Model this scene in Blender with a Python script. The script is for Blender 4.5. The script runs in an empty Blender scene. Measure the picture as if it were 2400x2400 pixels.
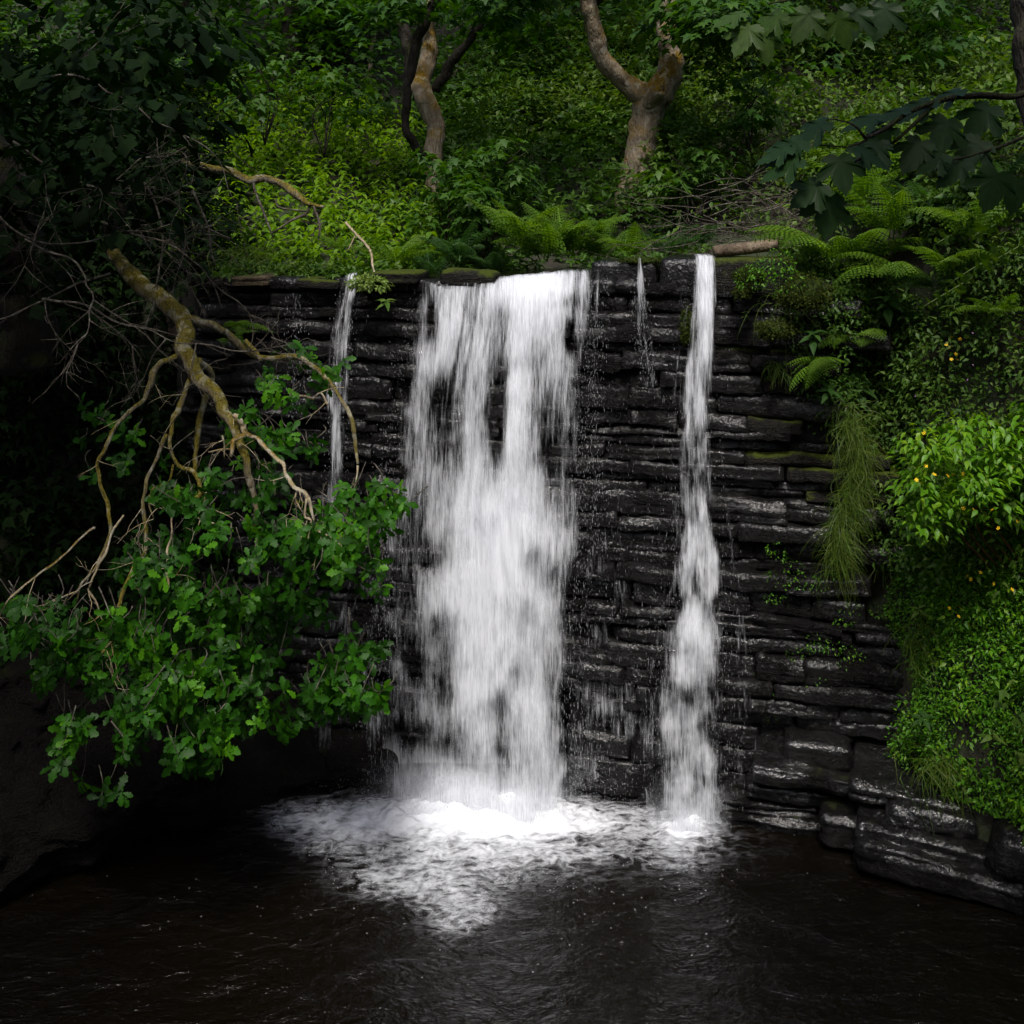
import bpy, math, random
import numpy as np
from mathutils import Vector, Matrix

random.seed(7)
RNG = np.random.default_rng(7)
SC = bpy.context.scene
COL = SC.collection
R = math.radians

# ------------------------------------------------------------------ camera, sky, sun, exposure
CH, CF = 4.94, 2600.0            # camera height over the pool, focal length in photo pixels
HZ = 520.0                       # row of the horizon in the 2400 px photograph
cam_d = bpy.data.cameras.new('camera')
cam = bpy.data.objects.new('camera', cam_d); COL.objects.link(cam)
cam.location = (0, 0, CH); cam.rotation_euler = (R(90), 0, 0)
cam_d.sensor_width = 36; cam_d.lens = 36 * CF / 2400; cam_d.shift_y = -(1200 - HZ) / 2400
cam_d.clip_start = 0.05; cam_d.clip_end = 500
SC.camera = cam

SUN_EL, SUN_AZ = R(58), R(186)   # azimuth clockwise from +Y (view direction)
world = bpy.data.worlds.new('World'); SC.world = world; world.use_nodes = True
wn = world.node_tree
bg = wn.nodes['Background']
sky = wn.nodes.new('ShaderNodeTexSky'); sky.sky_type = 'NISHITA'; sky.sun_disc = False
sky.sun_elevation = SUN_EL; sky.sun_rotation = SUN_AZ
sky.dust_density = 3.5; sky.ozone_density = 1.0; sky.air_density = 1.0
wn.links.new(sky.outputs[0], bg.inputs[0]); bg.inputs[1].default_value = 0.10
sun_d = bpy.data.lights.new('sun', 'SUN'); sun_d.energy = 2.0; sun_d.angle = R(9); sun_d.color = (1, 0.97, 0.91)
sun = bpy.data.objects.new('sun', sun_d); COL.objects.link(sun)
sd = Vector((math.sin(SUN_AZ) * math.cos(SUN_EL), math.cos(SUN_AZ) * math.cos(SUN_EL), math.sin(SUN_EL)))
sun.rotation_euler = sd.to_track_quat('Z', 'Y').to_euler(); sun.location = sd * 40

vs = SC.view_settings
SC.display_settings.display_device = 'sRGB'
vs.view_transform = 'Standard'; vs.look = 'None'; vs.gamma = 1; vs.exposure = 1.0; vs.use_curve_mapping = False
cy = SC.cycles
cy.use_denoising = True; cy.use_adaptive_sampling = True; cy.adaptive_threshold = 0.03
try: cy.denoiser = 'OPENIMAGEDENOISE'
except Exception: pass
cy.max_bounces = 5; cy.diffuse_bounces = 2; cy.glossy_bounces = 2; cy.transmission_bounces = 3
cy.use_light_tree = False; cy.transparent_max_bounces = 8; cy.sample_clamp_indirect = 6; cy.caustics_reflective = False; cy.caustics_refractive = False

# ------------------------------------------------------------------ helpers
def P(u, v, d):
    return np.array([(u - 1200) / CF * d, d, CH - (v - HZ) / CF * d])
def to_uv(p):
    p = np.asarray(p); return 1200 + p[..., 0] / p[..., 1] * CF, HZ + (CH - p[..., 2]) / p[..., 1] * CF

def h3(ix, iy, iz):
    n = (ix.astype(np.int64) * 374761393 + iy.astype(np.int64) * 668265263 + iz.astype(np.int64) * 2147483647) & 0x7fffffff
    n = ((n ^ (n >> 13)) * 1274126177) & 0x7fffffff
    n = ((n ^ (n >> 16)) * 461845907) & 0x7fffffff
    return (n & 0xffff) / 65535.0
def vnoise(p):
    p = np.asarray(p, float); i = np.floor(p); f = p - i; f = f * f * (3 - 2 * f); i = i.astype(np.int64)
    x, y, z = i[..., 0], i[..., 1], i[..., 2]; fx, fy, fz = f[..., 0], f[..., 1], f[..., 2]
    def l(a, b, t): return a + (b - a) * t
    return l(l(l(h3(x, y, z), h3(x + 1, y, z), fx), l(h3(x, y + 1, z), h3(x + 1, y + 1, z), fx), fy),
             l(l(h3(x, y, z + 1), h3(x + 1, y, z + 1), fx), l(h3(x, y + 1, z + 1), h3(x + 1, y + 1, z + 1), fx), fy), fz)
def fbm(p, o=4, g=0.5):
    p = np.asarray(p, float); a, s, t = 1.0, 0.0, 0.0
    for k in range(o):
        s = s + a * vnoise(p * 2 ** k + k * 17.3); t += a; a *= g
    return s / t
def pxyz(x, y, z): return np.stack(np.broadcast_arrays(x, y, z), -1)
def nrm(a): return a / np.maximum(np.linalg.norm(a, axis=-1, keepdims=True), 1e-9)
def sstep(a, b, x):
    t = np.clip((x - a) / (b - a), 0, 1); return t * t * (3 - 2 * t)

def mesh(name, V, Fs, mat=None, smooth=True, rnd=None, dens=None, uv=None):
    """Fs: list of (n,3)/(n,4) index arrays"""
    me = bpy.data.meshes.new(name)
    V = np.asarray(V, np.float32); Fs = [np.asarray(f, np.int32) for f in Fs if len(f)]
    me.vertices.add(len(V)); me.vertices.foreach_set('co', V.ravel())
    li = np.concatenate([f.ravel() for f in Fs]); ct = np.concatenate([np.full(len(f), f.shape[1]) for f in Fs])
    st = np.concatenate([[0], np.cumsum(ct)[:-1]])
    me.loops.add(len(li)); me.loops.foreach_set('vertex_index', li)
    me.polygons.add(len(ct)); me.polygons.foreach_set('loop_start', st.astype(np.int32))
    me.polygons.foreach_set('use_smooth', np.full(len(ct), smooth))
    for nm, a in (('rnd', rnd), ('dens', dens)):
        if a is not None:
            at = me.attributes.new(nm, 'FLOAT', 'POINT'); at.data.foreach_set('value', np.asarray(a, np.float32))
    if uv is not None:
        ul = me.uv_layers.new(name='uv'); ul.data.foreach_set('uv', np.asarray(uv, np.float32)[li].ravel())
    me.update(calc_edges=True)
    if mat: me.materials.append(mat)
    return me
def ob(name, me, parent=None, label=None, cat=None, group=None, kind=None, loc=None, rot=None, scale=None):
    o = bpy.data.objects.new(name, me); COL.objects.link(o)
    if parent: o.parent = parent
    if loc is not None: o.location = tuple(float(c) for c in loc)
    if rot is not None: o.rotation_euler = rot
    if scale is not None: o.scale = (scale,) * 3 if np.isscalar(scale) else scale
    for k, val in (('label', label), ('category', cat), ('group', group), ('kind', kind)):
        if val: o[k] = val
    return o
def empty(name, loc, label, cat, group=None, rot=None):
    return ob(name, None, None, label, cat, group, None, loc, rot)

class Acc:                                                # collects geometry for one mesh
    def __init__(s): s.V = []; s.F = {3: [], 4: []}; s.r = []; s.n = 0
    def add(s, V, F, r=0.5):
        V = np.asarray(V); F = np.asarray(F); s.V.append(V); s.F[F.shape[1]].append(F + s.n)
        s.r.append(np.full(len(V), r) if np.isscalar(r) else r); s.n += len(V)
    def mesh(s, name, mat, smooth=True):
        Fs = [np.concatenate(f) for f in s.F.values() if f]
        return mesh(name, np.concatenate(s.V), Fs, mat, smooth, rnd=np.concatenate(s.r))

def smoothline(pts, rad, step):
    """Catmull-Rom through pts (n,3) with radii"""
    pts = np.asarray(pts, float); rad = np.asarray(rad, float)
    q = np.concatenate([[2 * pts[0] - pts[1]], pts, [2 * pts[-1] - pts[-2]]]); out, ro = [], []
    for i in range(len(pts) - 1):
        n = max(2, int(np.linalg.norm(pts[i + 1] - pts[i]) / step)); t = np.linspace(0, 1, n, endpoint=False)[:, None]
        a, b, c, d = q[i:i + 4]
        out.append(0.5 * (2 * b + (c - a) * t + (2 * a - 5 * b + 4 * c - d) * t ** 2 + (3 * b - a - 3 * c + d) * t ** 3))
        ro.append(rad[i] + (rad[i + 1] - rad[i]) * t[:, 0])
    out.append(pts[-1:]); ro.append(rad[-1:])
    return np.concatenate(out), np.concatenate(ro)
def tube(acc, pts, rad, sides=8, step=0.05, gnarl=0.0, seed=0.0, r=0.5):
    p, w = smoothline(pts, rad, step)
    if gnarl: p = p + (np.stack([fbm(p * 3.1 + seed + k * 31.7, 2) for k in range(3)], -1) - 0.5) * (gnarl * 6 * np.minimum(w, .05))[:, None] + (np.stack([vnoise(p * 13 + seed + k * 11.7) for k in range(3)], -1) - 0.5) * (gnarl * 2.2 * np.minimum(w, .03))[:, None]
    t = nrm(np.gradient(p, axis=0)); ref = np.array([0.31, 0.9, 0.27]); x = nrm(np.cross(t, ref)); y = np.cross(t, x)
    a = np.linspace(0, 2 * np.pi, sides, endpoint=False)
    ring = x[:, None] * np.cos(a)[None, :, None] + y[:, None] * np.sin(a)[None, :, None]
    ww = np.broadcast_to(w[:, None, None], (len(p), sides, 1)).copy()
    if gnarl:
        q = p[:, None] + ring * w[:, None, None]
        ww *= (1 + gnarl * (fbm(q * 9 + seed, 3) - 0.5) * 1.6)[..., None]
    V = (p[:, None] + ring * ww).reshape(-1, 3)
    n = len(p); i = np.arange(n - 1)[:, None] * sides; j = np.arange(sides)[None]; k = (j + 1) % sides
    F = np.stack([i + j, i + k, i + sides + k, i + sides + j], -1).reshape(-1, 4)
    b = acc.n
    acc.add(V, F, r)
    for base, c, fl in ((0, p[0], 1), ((n - 1) * sides, p[-1], 0)):                 # caps
        acc.V.append(c[None]); acc.r.append(np.full(1, r)); ci = acc.n; acc.n += 1
        jj = np.arange(sides); f = np.stack([np.full(sides, ci), b + base + (jj + fl) % sides, b + base + (jj + 1 - fl) % sides], -1)
        acc.F[3].append(f)
    return p

def rbox(hx, hy, hz, r, n, amp=0.0, freq=3.0, seed=0.0, skip_back=False, bed=0.0):
    """rounded box, welded, with layered rock relief"""
    Vs, Fs, k = [], [], 0
    H = np.array([hx, hy, hz])
    for ax in range(3):
        for sg in (-1, 1):
            if skip_back and ax == 1 and sg == 1: continue
            a, b = [c for c in range(3) if c != ax]
            ga = np.linspace(-1, 1, n[a] + 1); gb = np.linspace(-1, 1, n[b] + 1)
            A, B = np.meshgrid(ga, gb, indexing='ij'); q = np.zeros(A.shape + (3,)); q[..., ax] = sg; q[..., a] = A; q[..., b] = B
            Vs.append(q.reshape(-1, 3)); na, nb = n[a] + 1, n[b] + 1
            i = (np.arange(na - 1)[:, None] * nb + np.arange(nb - 1)[None]).ravel()
            f = np.stack([i, i + 1, i + nb + 1, i + nb], -1)
            flip = (sg > 0) ^ (ax == 1)
            Fs.append((f[:, ::-1] if flip else f) + k); k += len(q.reshape(-1, 3))
    V = np.concatenate(Vs); F = np.concatenate(Fs)
    u, inv = np.unique(np.round(V * 1e5).astype(np.int64), axis=0, return_inverse=True); inv = inv.ravel()
    V = u / 1e5; F = inv[F]
    p = V * H; c = np.clip(p, -(H - r), H - r); dlt = p - c; L = np.linalg.norm(dlt, axis=1, keepdims=True)
    nn = np.where(L > 1e-9, dlt / np.maximum(L, 1e-9), nrm(V)); p = np.where(L > 1e-9, c + nn * r, p)
    if amp:
        p = p + nn * ((fbm(p * freq + seed, 4, .55) - 0.5) * 2 * amp)[:, None]
    if bed:
        band = vnoise(pxyz(p[:, 0] * 1.2 + seed, seed + 0 * p[:, 0], p[:, 2] * 34)) - .5
        p[:, 1] += band * bed * 2; 
    return p, F

# ------------------------------------------------------------------ materials
def newmat(name):
    m = bpy.data.materials.new(name); m.use_nodes = True; nt = m.node_tree
    for n in list(nt.nodes): nt.nodes.remove(n)
    out = nt.nodes.new('ShaderNodeOutputMaterial')
    def N(t, **kw):
        n = nt.nodes.new('ShaderNode' + t)
        for k, v in kw.items():
            if k in n.inputs: n.inputs[k].default_value = v
            else: setattr(n, k, v)
        return n
    def L(a, b): nt.links.new(a, b)
    return m, N, L, out
def ramp(N, L, src, stops):
    n = N('ValToRGB'); e = n.color_ramp.elements
    while len(e) < len(stops): e.new(0.5)
    for x, (pos, c) in zip(e, stops): x.position = pos; x.color = (*c, 1) if len(c) == 3 else (c[0], c[0], c[0], 1)
    L(src, n.inputs[0]); return n
def leafmat(name, a, b, c, trans=0.35, rough=0.45, spec=0.35):
    m, N, L, out = newmat(name)
    at = N('Attribute', attribute_name='rnd'); rp = ramp(N, L, at.outputs['Fac'], [(0, a), (0.55, b), (1, c)])
    ge = N('NewGeometry'); nz = N('TexNoise', Scale=38.0, Detail=3.0); L(ge.outputs['Position'], nz.inputs['Vector'])
    mx = N('MixRGB', blend_type='MULTIPLY'); mx.inputs[0].default_value = 0.55
    r2 = ramp(N, L, nz.outputs['Fac'], [(0.3, (0.55, 0.55, 0.5)), (0.7, (1.25, 1.25, 1.2))])
    L(rp.outputs[0], mx.inputs[1]); L(r2.outputs[0], mx.inputs[2])
    pb = N('BsdfPrincipled', Roughness=rough); pb.inputs['Specular IOR Level'].default_value = spec
    tr = N('BsdfTranslucent'); L(mx.outputs[0], pb.inputs['Base Color'])
    hs = N('HueSaturation', Saturation=1.15, Value=1.5); hs.inputs['Hue'].default_value = 0.495
    L(mx.outputs[0], hs.inputs['Color']); L(hs.outputs[0], tr.inputs[0])
    ms = N('MixShader'); ms.inputs[0].default_value = trans; L(pb.outputs[0], ms.inputs[1]); L(tr.outputs[0], ms.inputs[2])
    L(ms.outputs[0], out.inputs[0]); return m
def barkmat(name, bark_a, bark_b, moss, moss_lo, moss_hi, lichen=0.0, rough=0.85):
    m, N, L, out = newmat(name)
    tc = N('TexCoord'); n1 = N('TexNoise', Scale=7.0, Detail=7.0, Roughness=0.65); L(tc.outputs['Object'], n1.inputs['Vector'])
    rp = ramp(N, L, n1.outputs['Fac'], [(0.3, bark_a), (0.7, bark_b)])
    mp = N('Mapping'); mp.inputs['Scale'].default_value = (34, 34, 7); L(tc.outputs['Object'], mp.inputs[0])
    v1 = N('TexVoronoi', Scale=1.0); v1.feature = 'DISTANCE_TO_EDGE'; L(mp.outputs[0], v1.inputs['Vector'])
    ge = N('NewGeometry'); sx = N('SeparateXYZ'); L(ge.outputs['Normal'], sx.inputs[0])
    n2 = N('TexNoise', Scale=3.5, Detail=5.0); L(tc.outputs['Object'], n2.inputs['Vector'])
    ma = N('Math', operation='MULTIPLY_ADD'); ma.inputs[1].default_value = 0.25; L(sx.outputs[2], ma.inputs[0]); L(n2.outputs['Fac'], ma.inputs[2])
    mr = N('MapRange'); mr.inputs[1].default_value = moss_lo; mr.inputs[2].default_value = moss_hi; L(ma.outputs[0], mr.inputs[0])
    n3 = N('TexNoise', Scale=60.0, Detail=2.0); L(tc.outputs['Object'], n3.inputs['Vector'])
    mcol = ramp(N, L, n3.outputs['Fac'], [(0.3, tuple(c * 0.5 for c in moss)), (0.7, tuple(c * 1.3 for c in moss))])
    mx = N('MixRGB'); L(mr.outputs[0], mx.inputs[0]); L(rp.outputs[0], mx.inputs[1]); L(mcol.outputs[0], mx.inputs[2]); col = mx.outputs[0]
    if lichen:
        n4 = N('TexNoise', Scale=13.0, Detail=4.0); L(tc.outputs['Object'], n4.inputs['Vector'])
        r4 = ramp(N, L, n4.outputs['Fac'], [(0.52, (0, 0, 0)), (0.62, (lichen,) * 3)])
        m4 = N('MixRGB'); L(r4.outputs[0], m4.inputs[0]); L(col, m4.inputs[1]); m4.inputs[2].default_value = (0.42, 0.40, 0.33, 1); col = m4.outputs[0]
    bp = N('Bump', Strength=1.0, Distance=0.022); ad = N('Math', operation='ADD'); L(v1.outputs[0], ad.inputs[0]); L(n1.outputs['Fac'], ad.inputs[1])
    L(ad.outputs[0], bp.inputs['Height'])
    pb = N('BsdfPrincipled', Roughness=rough); pb.inputs['Specular IOR Level'].default_value = 0.2
    L(col, pb.inputs['Base Color']); L(bp.outputs[0], pb.inputs['Normal']); L(pb.outputs[0], out.inputs[0]); return m
def rockmat(name, a, b, wet_lo, wet_hi, moss=0.0, bump=0.9, mosscol=(0.045, 0.06, 0.008), film=0.0):
    m, N, L, out = newmat(name)
    ge = N('NewGeometry'); pos = ge.outputs['Position']
    n1 = N('TexNoise', Scale=4.0, Detail=8.0, Roughness=0.6); L(pos, n1.inputs['Vector'])
    n2 = N('TexNoise', Scale=26.0, Detail=6.0, Roughness=0.7); L(pos, n2.inputs['Vector'])
    mp = N('Mapping'); mp.inputs['Scale'].default_value = (5, 5, 60); L(pos, mp.inputs[0])
    n3 = N('TexNoise', Scale=1.0, Detail=4.0, Roughness=0.6); L(mp.outputs[0], n3.inputs['Vector'])
    vo = N('TexVoronoi', Scale=75.0); L(pos, vo.inputs['Vector'])
    n5 = N('TexNoise', Scale=110.0, Detail=3.0, Roughness=0.6); L(pos, n5.inputs['Vector'])
    rp = ramp(N, L, n2.outputs['Fac'], [(0.35, a), (0.8, b)]); col = rp.outputs[0]
    rr = N('MapRange'); rr.inputs[1].default_value = 0.3; rr.inputs[2].default_value = 0.7; rr.inputs[3].default_value = wet_lo; rr.inputs[4].default_value = wet_hi
    L(n1.outputs['Fac'], rr.inputs[0]); rough = rr.outputs[0]
    if moss:
        sx = N('SeparateXYZ'); L(ge.outputs['Normal'], sx.inputs[0])
        ma = N('Math', operation='MULTIPLY_ADD'); ma.inputs[1].default_value = 0.3; L(sx.outputs[2], ma.inputs[0]); L(n1.outputs['Fac'], ma.inputs[2])
        mr = N('MapRange'); mr.inputs[1].default_value = 0.95 - moss; mr.inputs[2].default_value = 1.1 - moss; L(ma.outputs[0], mr.inputs[0])
        mx = N('MixRGB'); L(mr.outputs[0], mx.inputs[0]); L(col, mx.inputs[1]); mx.inputs[2].default_value = (*mosscol, 1); col = mx.outputs[0]
        mr2 = N('MapRange'); mr2.inputs[3].default_value = 0; L(mr.outputs[0], mr2.inputs[0])
        m2 = N('Math', operation='MAXIMUM'); L(rough, m2.inputs[0]); 
        m3 = N('Math', operation='MULTIPLY'); m3.inputs[1].default_value = 0.9; L(mr.outputs[0], m3.inputs[0]); L(m3.outputs[0], m2.inputs[1]); rough = m2.outputs[0]
    ad = N('Math', operation='MULTIPLY_ADD'); ad.inputs[1].default_value = 0.7; L(n3.outputs['Fac'], ad.inputs[0]); L(n2.outputs['Fac'], ad.inputs[2])
    ad2 = N('Math', operation='MULTIPLY_ADD'); ad2.inputs[1].default_value = 0.5; L(vo.outputs['Distance'], ad2.inputs[0]); L(ad.outputs[0], ad2.inputs[2])
    ad3 = N('Math', operation='MULTIPLY_ADD'); ad3.inputs[1].default_value = 0.35; L(n5.outputs['Fac'], ad3.inputs[0]); L(ad2.outputs[0], ad3.inputs[2])
    bp = N('Bump', Strength=bump, Distance=0.03); L(ad3.outputs[0], bp.inputs['Height'])
    pb = N('BsdfPrincipled'); pb.inputs['Specular IOR Level'].default_value = 0.10
    L(col, pb.inputs['Base Color']); L(rough, pb.inputs['Roughness']); L(bp.outputs[0], pb.inputs['Normal']); L(pb.outputs[0], out.inputs[0])
    if film:                                     # running water film, smoother than the rock under it
        nf = N('TexNoise', Scale=2.3, Detail=4.0); L(pos, nf.inputs['Vector'])
        mf = N('MapRange'); mf.inputs[1].default_value = 0.38; mf.inputs[2].default_value = 0.56; mf.inputs[4].default_value = film; L(nf.outputs['Fac'], mf.inputs[0]); L(mf.outputs[0], pb.inputs['Coat Weight'])
        pb.inputs['Coat Roughness'].default_value = 0.17; pb.inputs['Coat IOR'].default_value = 1.6
        n6 = N('TexNoise', Scale=24.0, Detail=3.0, Roughness=0.6); L(pos, n6.inputs['Vector'])
        bc = N('Bump', Strength=0.7, Distance=0.03); L(n6.outputs['Fac'], bc.inputs['Height']); L(bc.outputs[0], pb.inputs['Coat Normal'])
    return m
def plainmat(name, a, b, scale=20, rough=0.7, trans=0.0):
    m, N, L, out = newmat(name)
    ge = N('NewGeometry'); n1 = N('TexNoise', Scale=scale, Detail=5.0); L(ge.outputs['Position'], n1.inputs['Vector'])
    rp = ramp(N, L, n1.outputs['Fac'], [(0.3, a), (0.7, b)])
    pb = N('BsdfPrincipled', Roughness=rough); pb.inputs['Specular IOR Level'].default_value = 0.25
    bp = N('Bump', Strength=0.6, Distance=0.02); L(n1.outputs['Fac'], bp.inputs['Height']); L(bp.outputs[0], pb.inputs['Normal'])
    L(rp.outputs[0], pb.inputs['Base Color']); L(pb.outputs[0], out.inputs[0]); return m

M = {}
M['oak'] = leafmat('oak_leaf', (0.010, 0.044, 0.002), (0.024, 0.105, 0.004), (0.080, 0.24, 0.007), 0.34, 0.5, 0.18)
M['nettle'] = leafmat('nettle_leaf', (0.08, 0.18, 0.010), (0.135, 0.25, 0.016), (0.20, 0.31, 0.025), 0.5, 0.55, 0.2)  # leaf colour raised so that the bed looks sunlit
M['bramble'] = leafmat('bramble_leaf', (0.03, 0.08, 0.008), (0.055, 0.125, 0.014), (0.10, 0.175, 0.025), 0.36, 0.45, 0.28)
M['shrub'] = leafmat('shrub_leaf', (0.028, 0.075, 0.010), (0.06, 0.12, 0.016), (0.11, 0.17, 0.03), 0.37, 0.5, 0.22)
M['maple'] = leafmat('maple_leaf', (0.018, 0.055, 0.007), (0.034, 0.088, 0.010), (0.06, 0.125, 0.014), 0.38, 0.48, 0.25)
M['bigmaple'] = leafmat('sycamore_leaf', (0.012, 0.034, 0.008), (0.018, 0.048, 0.010), (0.07, 0.12, 0.012), 0.35, 0.5, 0.2)
M['dark'] = leafmat('shade_painted_leaf', (0.003, 0.009, 0.002), (0.006, 0.016, 0.003), (0.014, 0.03, 0.006), 0.25, 0.7, 0.06)  # near-black: the deep shade at upper left is put into the leaf colour
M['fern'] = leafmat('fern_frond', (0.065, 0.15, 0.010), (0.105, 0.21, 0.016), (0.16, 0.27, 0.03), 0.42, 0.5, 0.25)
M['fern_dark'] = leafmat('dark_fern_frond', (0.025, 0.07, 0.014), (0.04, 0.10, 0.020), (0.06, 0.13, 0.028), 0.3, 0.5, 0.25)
M['balsam'] = leafmat('balsam_leaf', (0.016, 0.048, 0.008), (0.026, 0.066, 0.011), (0.04, 0.09, 0.016), 0.3, 0.55, 0.15)
M['stjohn'] = leafmat('yellow_shrub_leaf', (0.055, 0.17, 0.005), (0.10, 0.24, 0.007), (0.17, 0.29, 0.012), 0.38, 0.45, 0.3)
M['carpet'] = leafmat('creeper_leaf', (0.035, 0.13, 0.004), (0.068, 0.20, 0.006), (0.15, 0.27, 0.012), 0.35, 0.45, 0.3)
M['grass'] = leafmat('grass_blade', (0.035, 0.08, 0.008), (0.07, 0.12, 0.012), (0.13, 0.16, 0.03), 0.35, 0.5, 0.25)
M['cress'] = leafmat('pale_cress_leaf', (0.10, 0.17, 0.03), (0.16, 0.23, 0.05), (0.24, 0.30, 0.09), 0.35, 0.5, 0.25)
M['mossleaf'] = leafmat('moss_shoot', (0.012, 0.022, 0.003), (0.03, 0.045, 0.005), (0.07, 0.085, 0.010), 0.2, 0.7, 0.1)
M['moss'] = plainmat('moss', (0.012, 0.022, 0.003), (0.05, 0.07, 0.008), 60, 0.95)
M['flower'] = plainmat('yellow_petal', (0.7, 0.42, 0.01), (0.85, 0.55, 0.02), 30, 0.6)
M['pink'] = plainmat('pink_petal', (0.5, 0.2, 0.5), (0.6, 0.35, 0.65), 30, 0.6)
M['stem'] = plainmat('green_stem', (0.03, 0.06, 0.01), (0.06, 0.09, 0.02), 30, 0.6)
M['redstem'] = plainmat('reddish_stem', (0.08, 0.03, 0.01), (0.13, 0.05, 0.02), 30, 0.6)
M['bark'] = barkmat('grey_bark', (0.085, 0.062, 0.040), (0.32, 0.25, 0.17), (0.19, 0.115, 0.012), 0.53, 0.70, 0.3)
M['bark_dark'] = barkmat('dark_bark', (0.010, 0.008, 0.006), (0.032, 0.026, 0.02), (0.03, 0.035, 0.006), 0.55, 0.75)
M['oakbark'] = barkmat('mossy_oak_bark', (0.07, 0.055, 0.035), (0.26, 0.215, 0.145), (0.125, 0.10, 0.012), 0.40, 0.60, 0.35)
M['palebark'] = barkmat('pale_twig_bark', (0.20, 0.15, 0.09), (0.46, 0.38, 0.25), (0.18, 0.12, 0.02), 0.62, 0.80, 0.5)
M['twig'] = barkmat('dead_twig', (0.03, 0.025, 0.02), (0.085, 0.07, 0.055), (0.05, 0.05, 0.012), 0.75, 0.95, 0.2)
M['log'] = barkmat('log_bark', (0.035, 0.025, 0.017), (0.17, 0.125, 0.085), (0.06, 0.06, 0.012), 0.75, 0.95, 0.1)
M['stone'] = rockmat('wet_black_stone', (0.0030, 0.0028, 0.0028), (0.0125, 0.0112, 0.0108), 0.15, 0.4, 0.0, 1.0, film=0.5)
M['mosstone'] = rockmat('mossy_stone', (0.007, 0.0065, 0.006), (0.026, 0.023, 0.019), 0.35, 0.7, 0.33)
M['slab'] = rockmat('wet_rock_slab', (0.004, 0.0037, 0.0035), (0.013, 0.012, 0.0115), 0.15, 0.4, 0.05, 1.0, film=1.0)
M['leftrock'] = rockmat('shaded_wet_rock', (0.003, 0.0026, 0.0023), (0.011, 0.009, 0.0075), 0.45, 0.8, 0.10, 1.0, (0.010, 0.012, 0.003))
M['drystone'] = rockmat('old_wall_stone', (0.05, 0.038, 0.025), (0.13, 0.10, 0.065), 0.7, 0.9, 0.2)
M['core'] = plainmat('wall_core', (0.004, 0.004, 0.004), (0.012, 0.011, 0.010), 20, 0.8)

# terrain: soil, litter and moss
m, N, L, out = newmat('hillside_soil')
ge = N('NewGeometry'); n1 = N('TexNoise', Scale=2.0, Detail=8.0); L(ge.outputs['Position'], n1.inputs['Vector'])
n2 = N('TexNoise', Scale=22.0, Detail=6.0, Roughness=0.7); L(ge.outputs['Position'], n2.inputs['Vector'])
c1 = ramp(N, L, n2.outputs['Fac'], [(0.3, (0.008, 0.006, 0.004)), (0.7, (0.035, 0.026, 0.016))])
c2 = ramp(N, L, n2.outputs['Fac'], [(0.3, (0.008, 0.014, 0.003)), (0.7, (0.028, 0.042, 0.008))])
mk = ramp(N, L, n1.outputs['Fac'], [(0.42, (0, 0, 0)), (0.58, (1, 1, 1))])
mx = N('MixRGB'); L(mk.outputs[0], mx.inputs[0]); L(c1.outputs[0], mx.inputs[1]); L(c2.outputs[0], mx.inputs[2])
bp = N('Bump', Strength=0.9, Distance=0.05); L(n2.outputs['Fac'], bp.inputs['Height'])
pb = N('BsdfPrincipled', Roughness=0.8); L(mx.outputs[0], pb.inputs['Base Color']); L(bp.outputs[0], pb.inputs['Normal']); L(pb.outputs[0], out.inputs[0])
M['soil'] = m

# dark peaty pool water
m, N, L, out = newmat('pool_water')
ge = N('NewGeometry')
mp = N('Mapping'); mp.inputs['Scale'].default_value = (1.0, 1.6, 1.0); L(ge.outputs['Position'], mp.inputs[0])
n1 = N('TexNoise', Scale=3.2, Detail=5.0, Roughness=0.6, Distortion=0.6); L(mp.outputs[0], n1.inputs['Vector'])
n2 = N('TexNoise', Scale=17.0, Detail=4.0, Roughness=0.6, Distortion=0.8); L(mp.outputs[0], n2.inputs['Vector'])
b1 = N('Bump', Strength=0.55, Distance=0.10); L(n1.outputs['Fac'], b1.inputs['Height'])
b2 = N('Bump', Strength=0.45, Distance=0.03); L(n2.outputs['Fac'], b2.inputs['Height']); L(b1.outputs[0], b2.inputs['Normal'])
pb = N('BsdfPrincipled', Roughness=0.06, IOR=1.33); pb.inputs['Base Color'].default_value = (0.0035, 0.0026, 0.0014, 1)
pb.inputs['Specular IOR Level'].default_value = 0.5
L(b2.outputs[0], pb.inputs['Normal']); L(pb.outputs[0], out.inputs[0]); M['water'] = m

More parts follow.
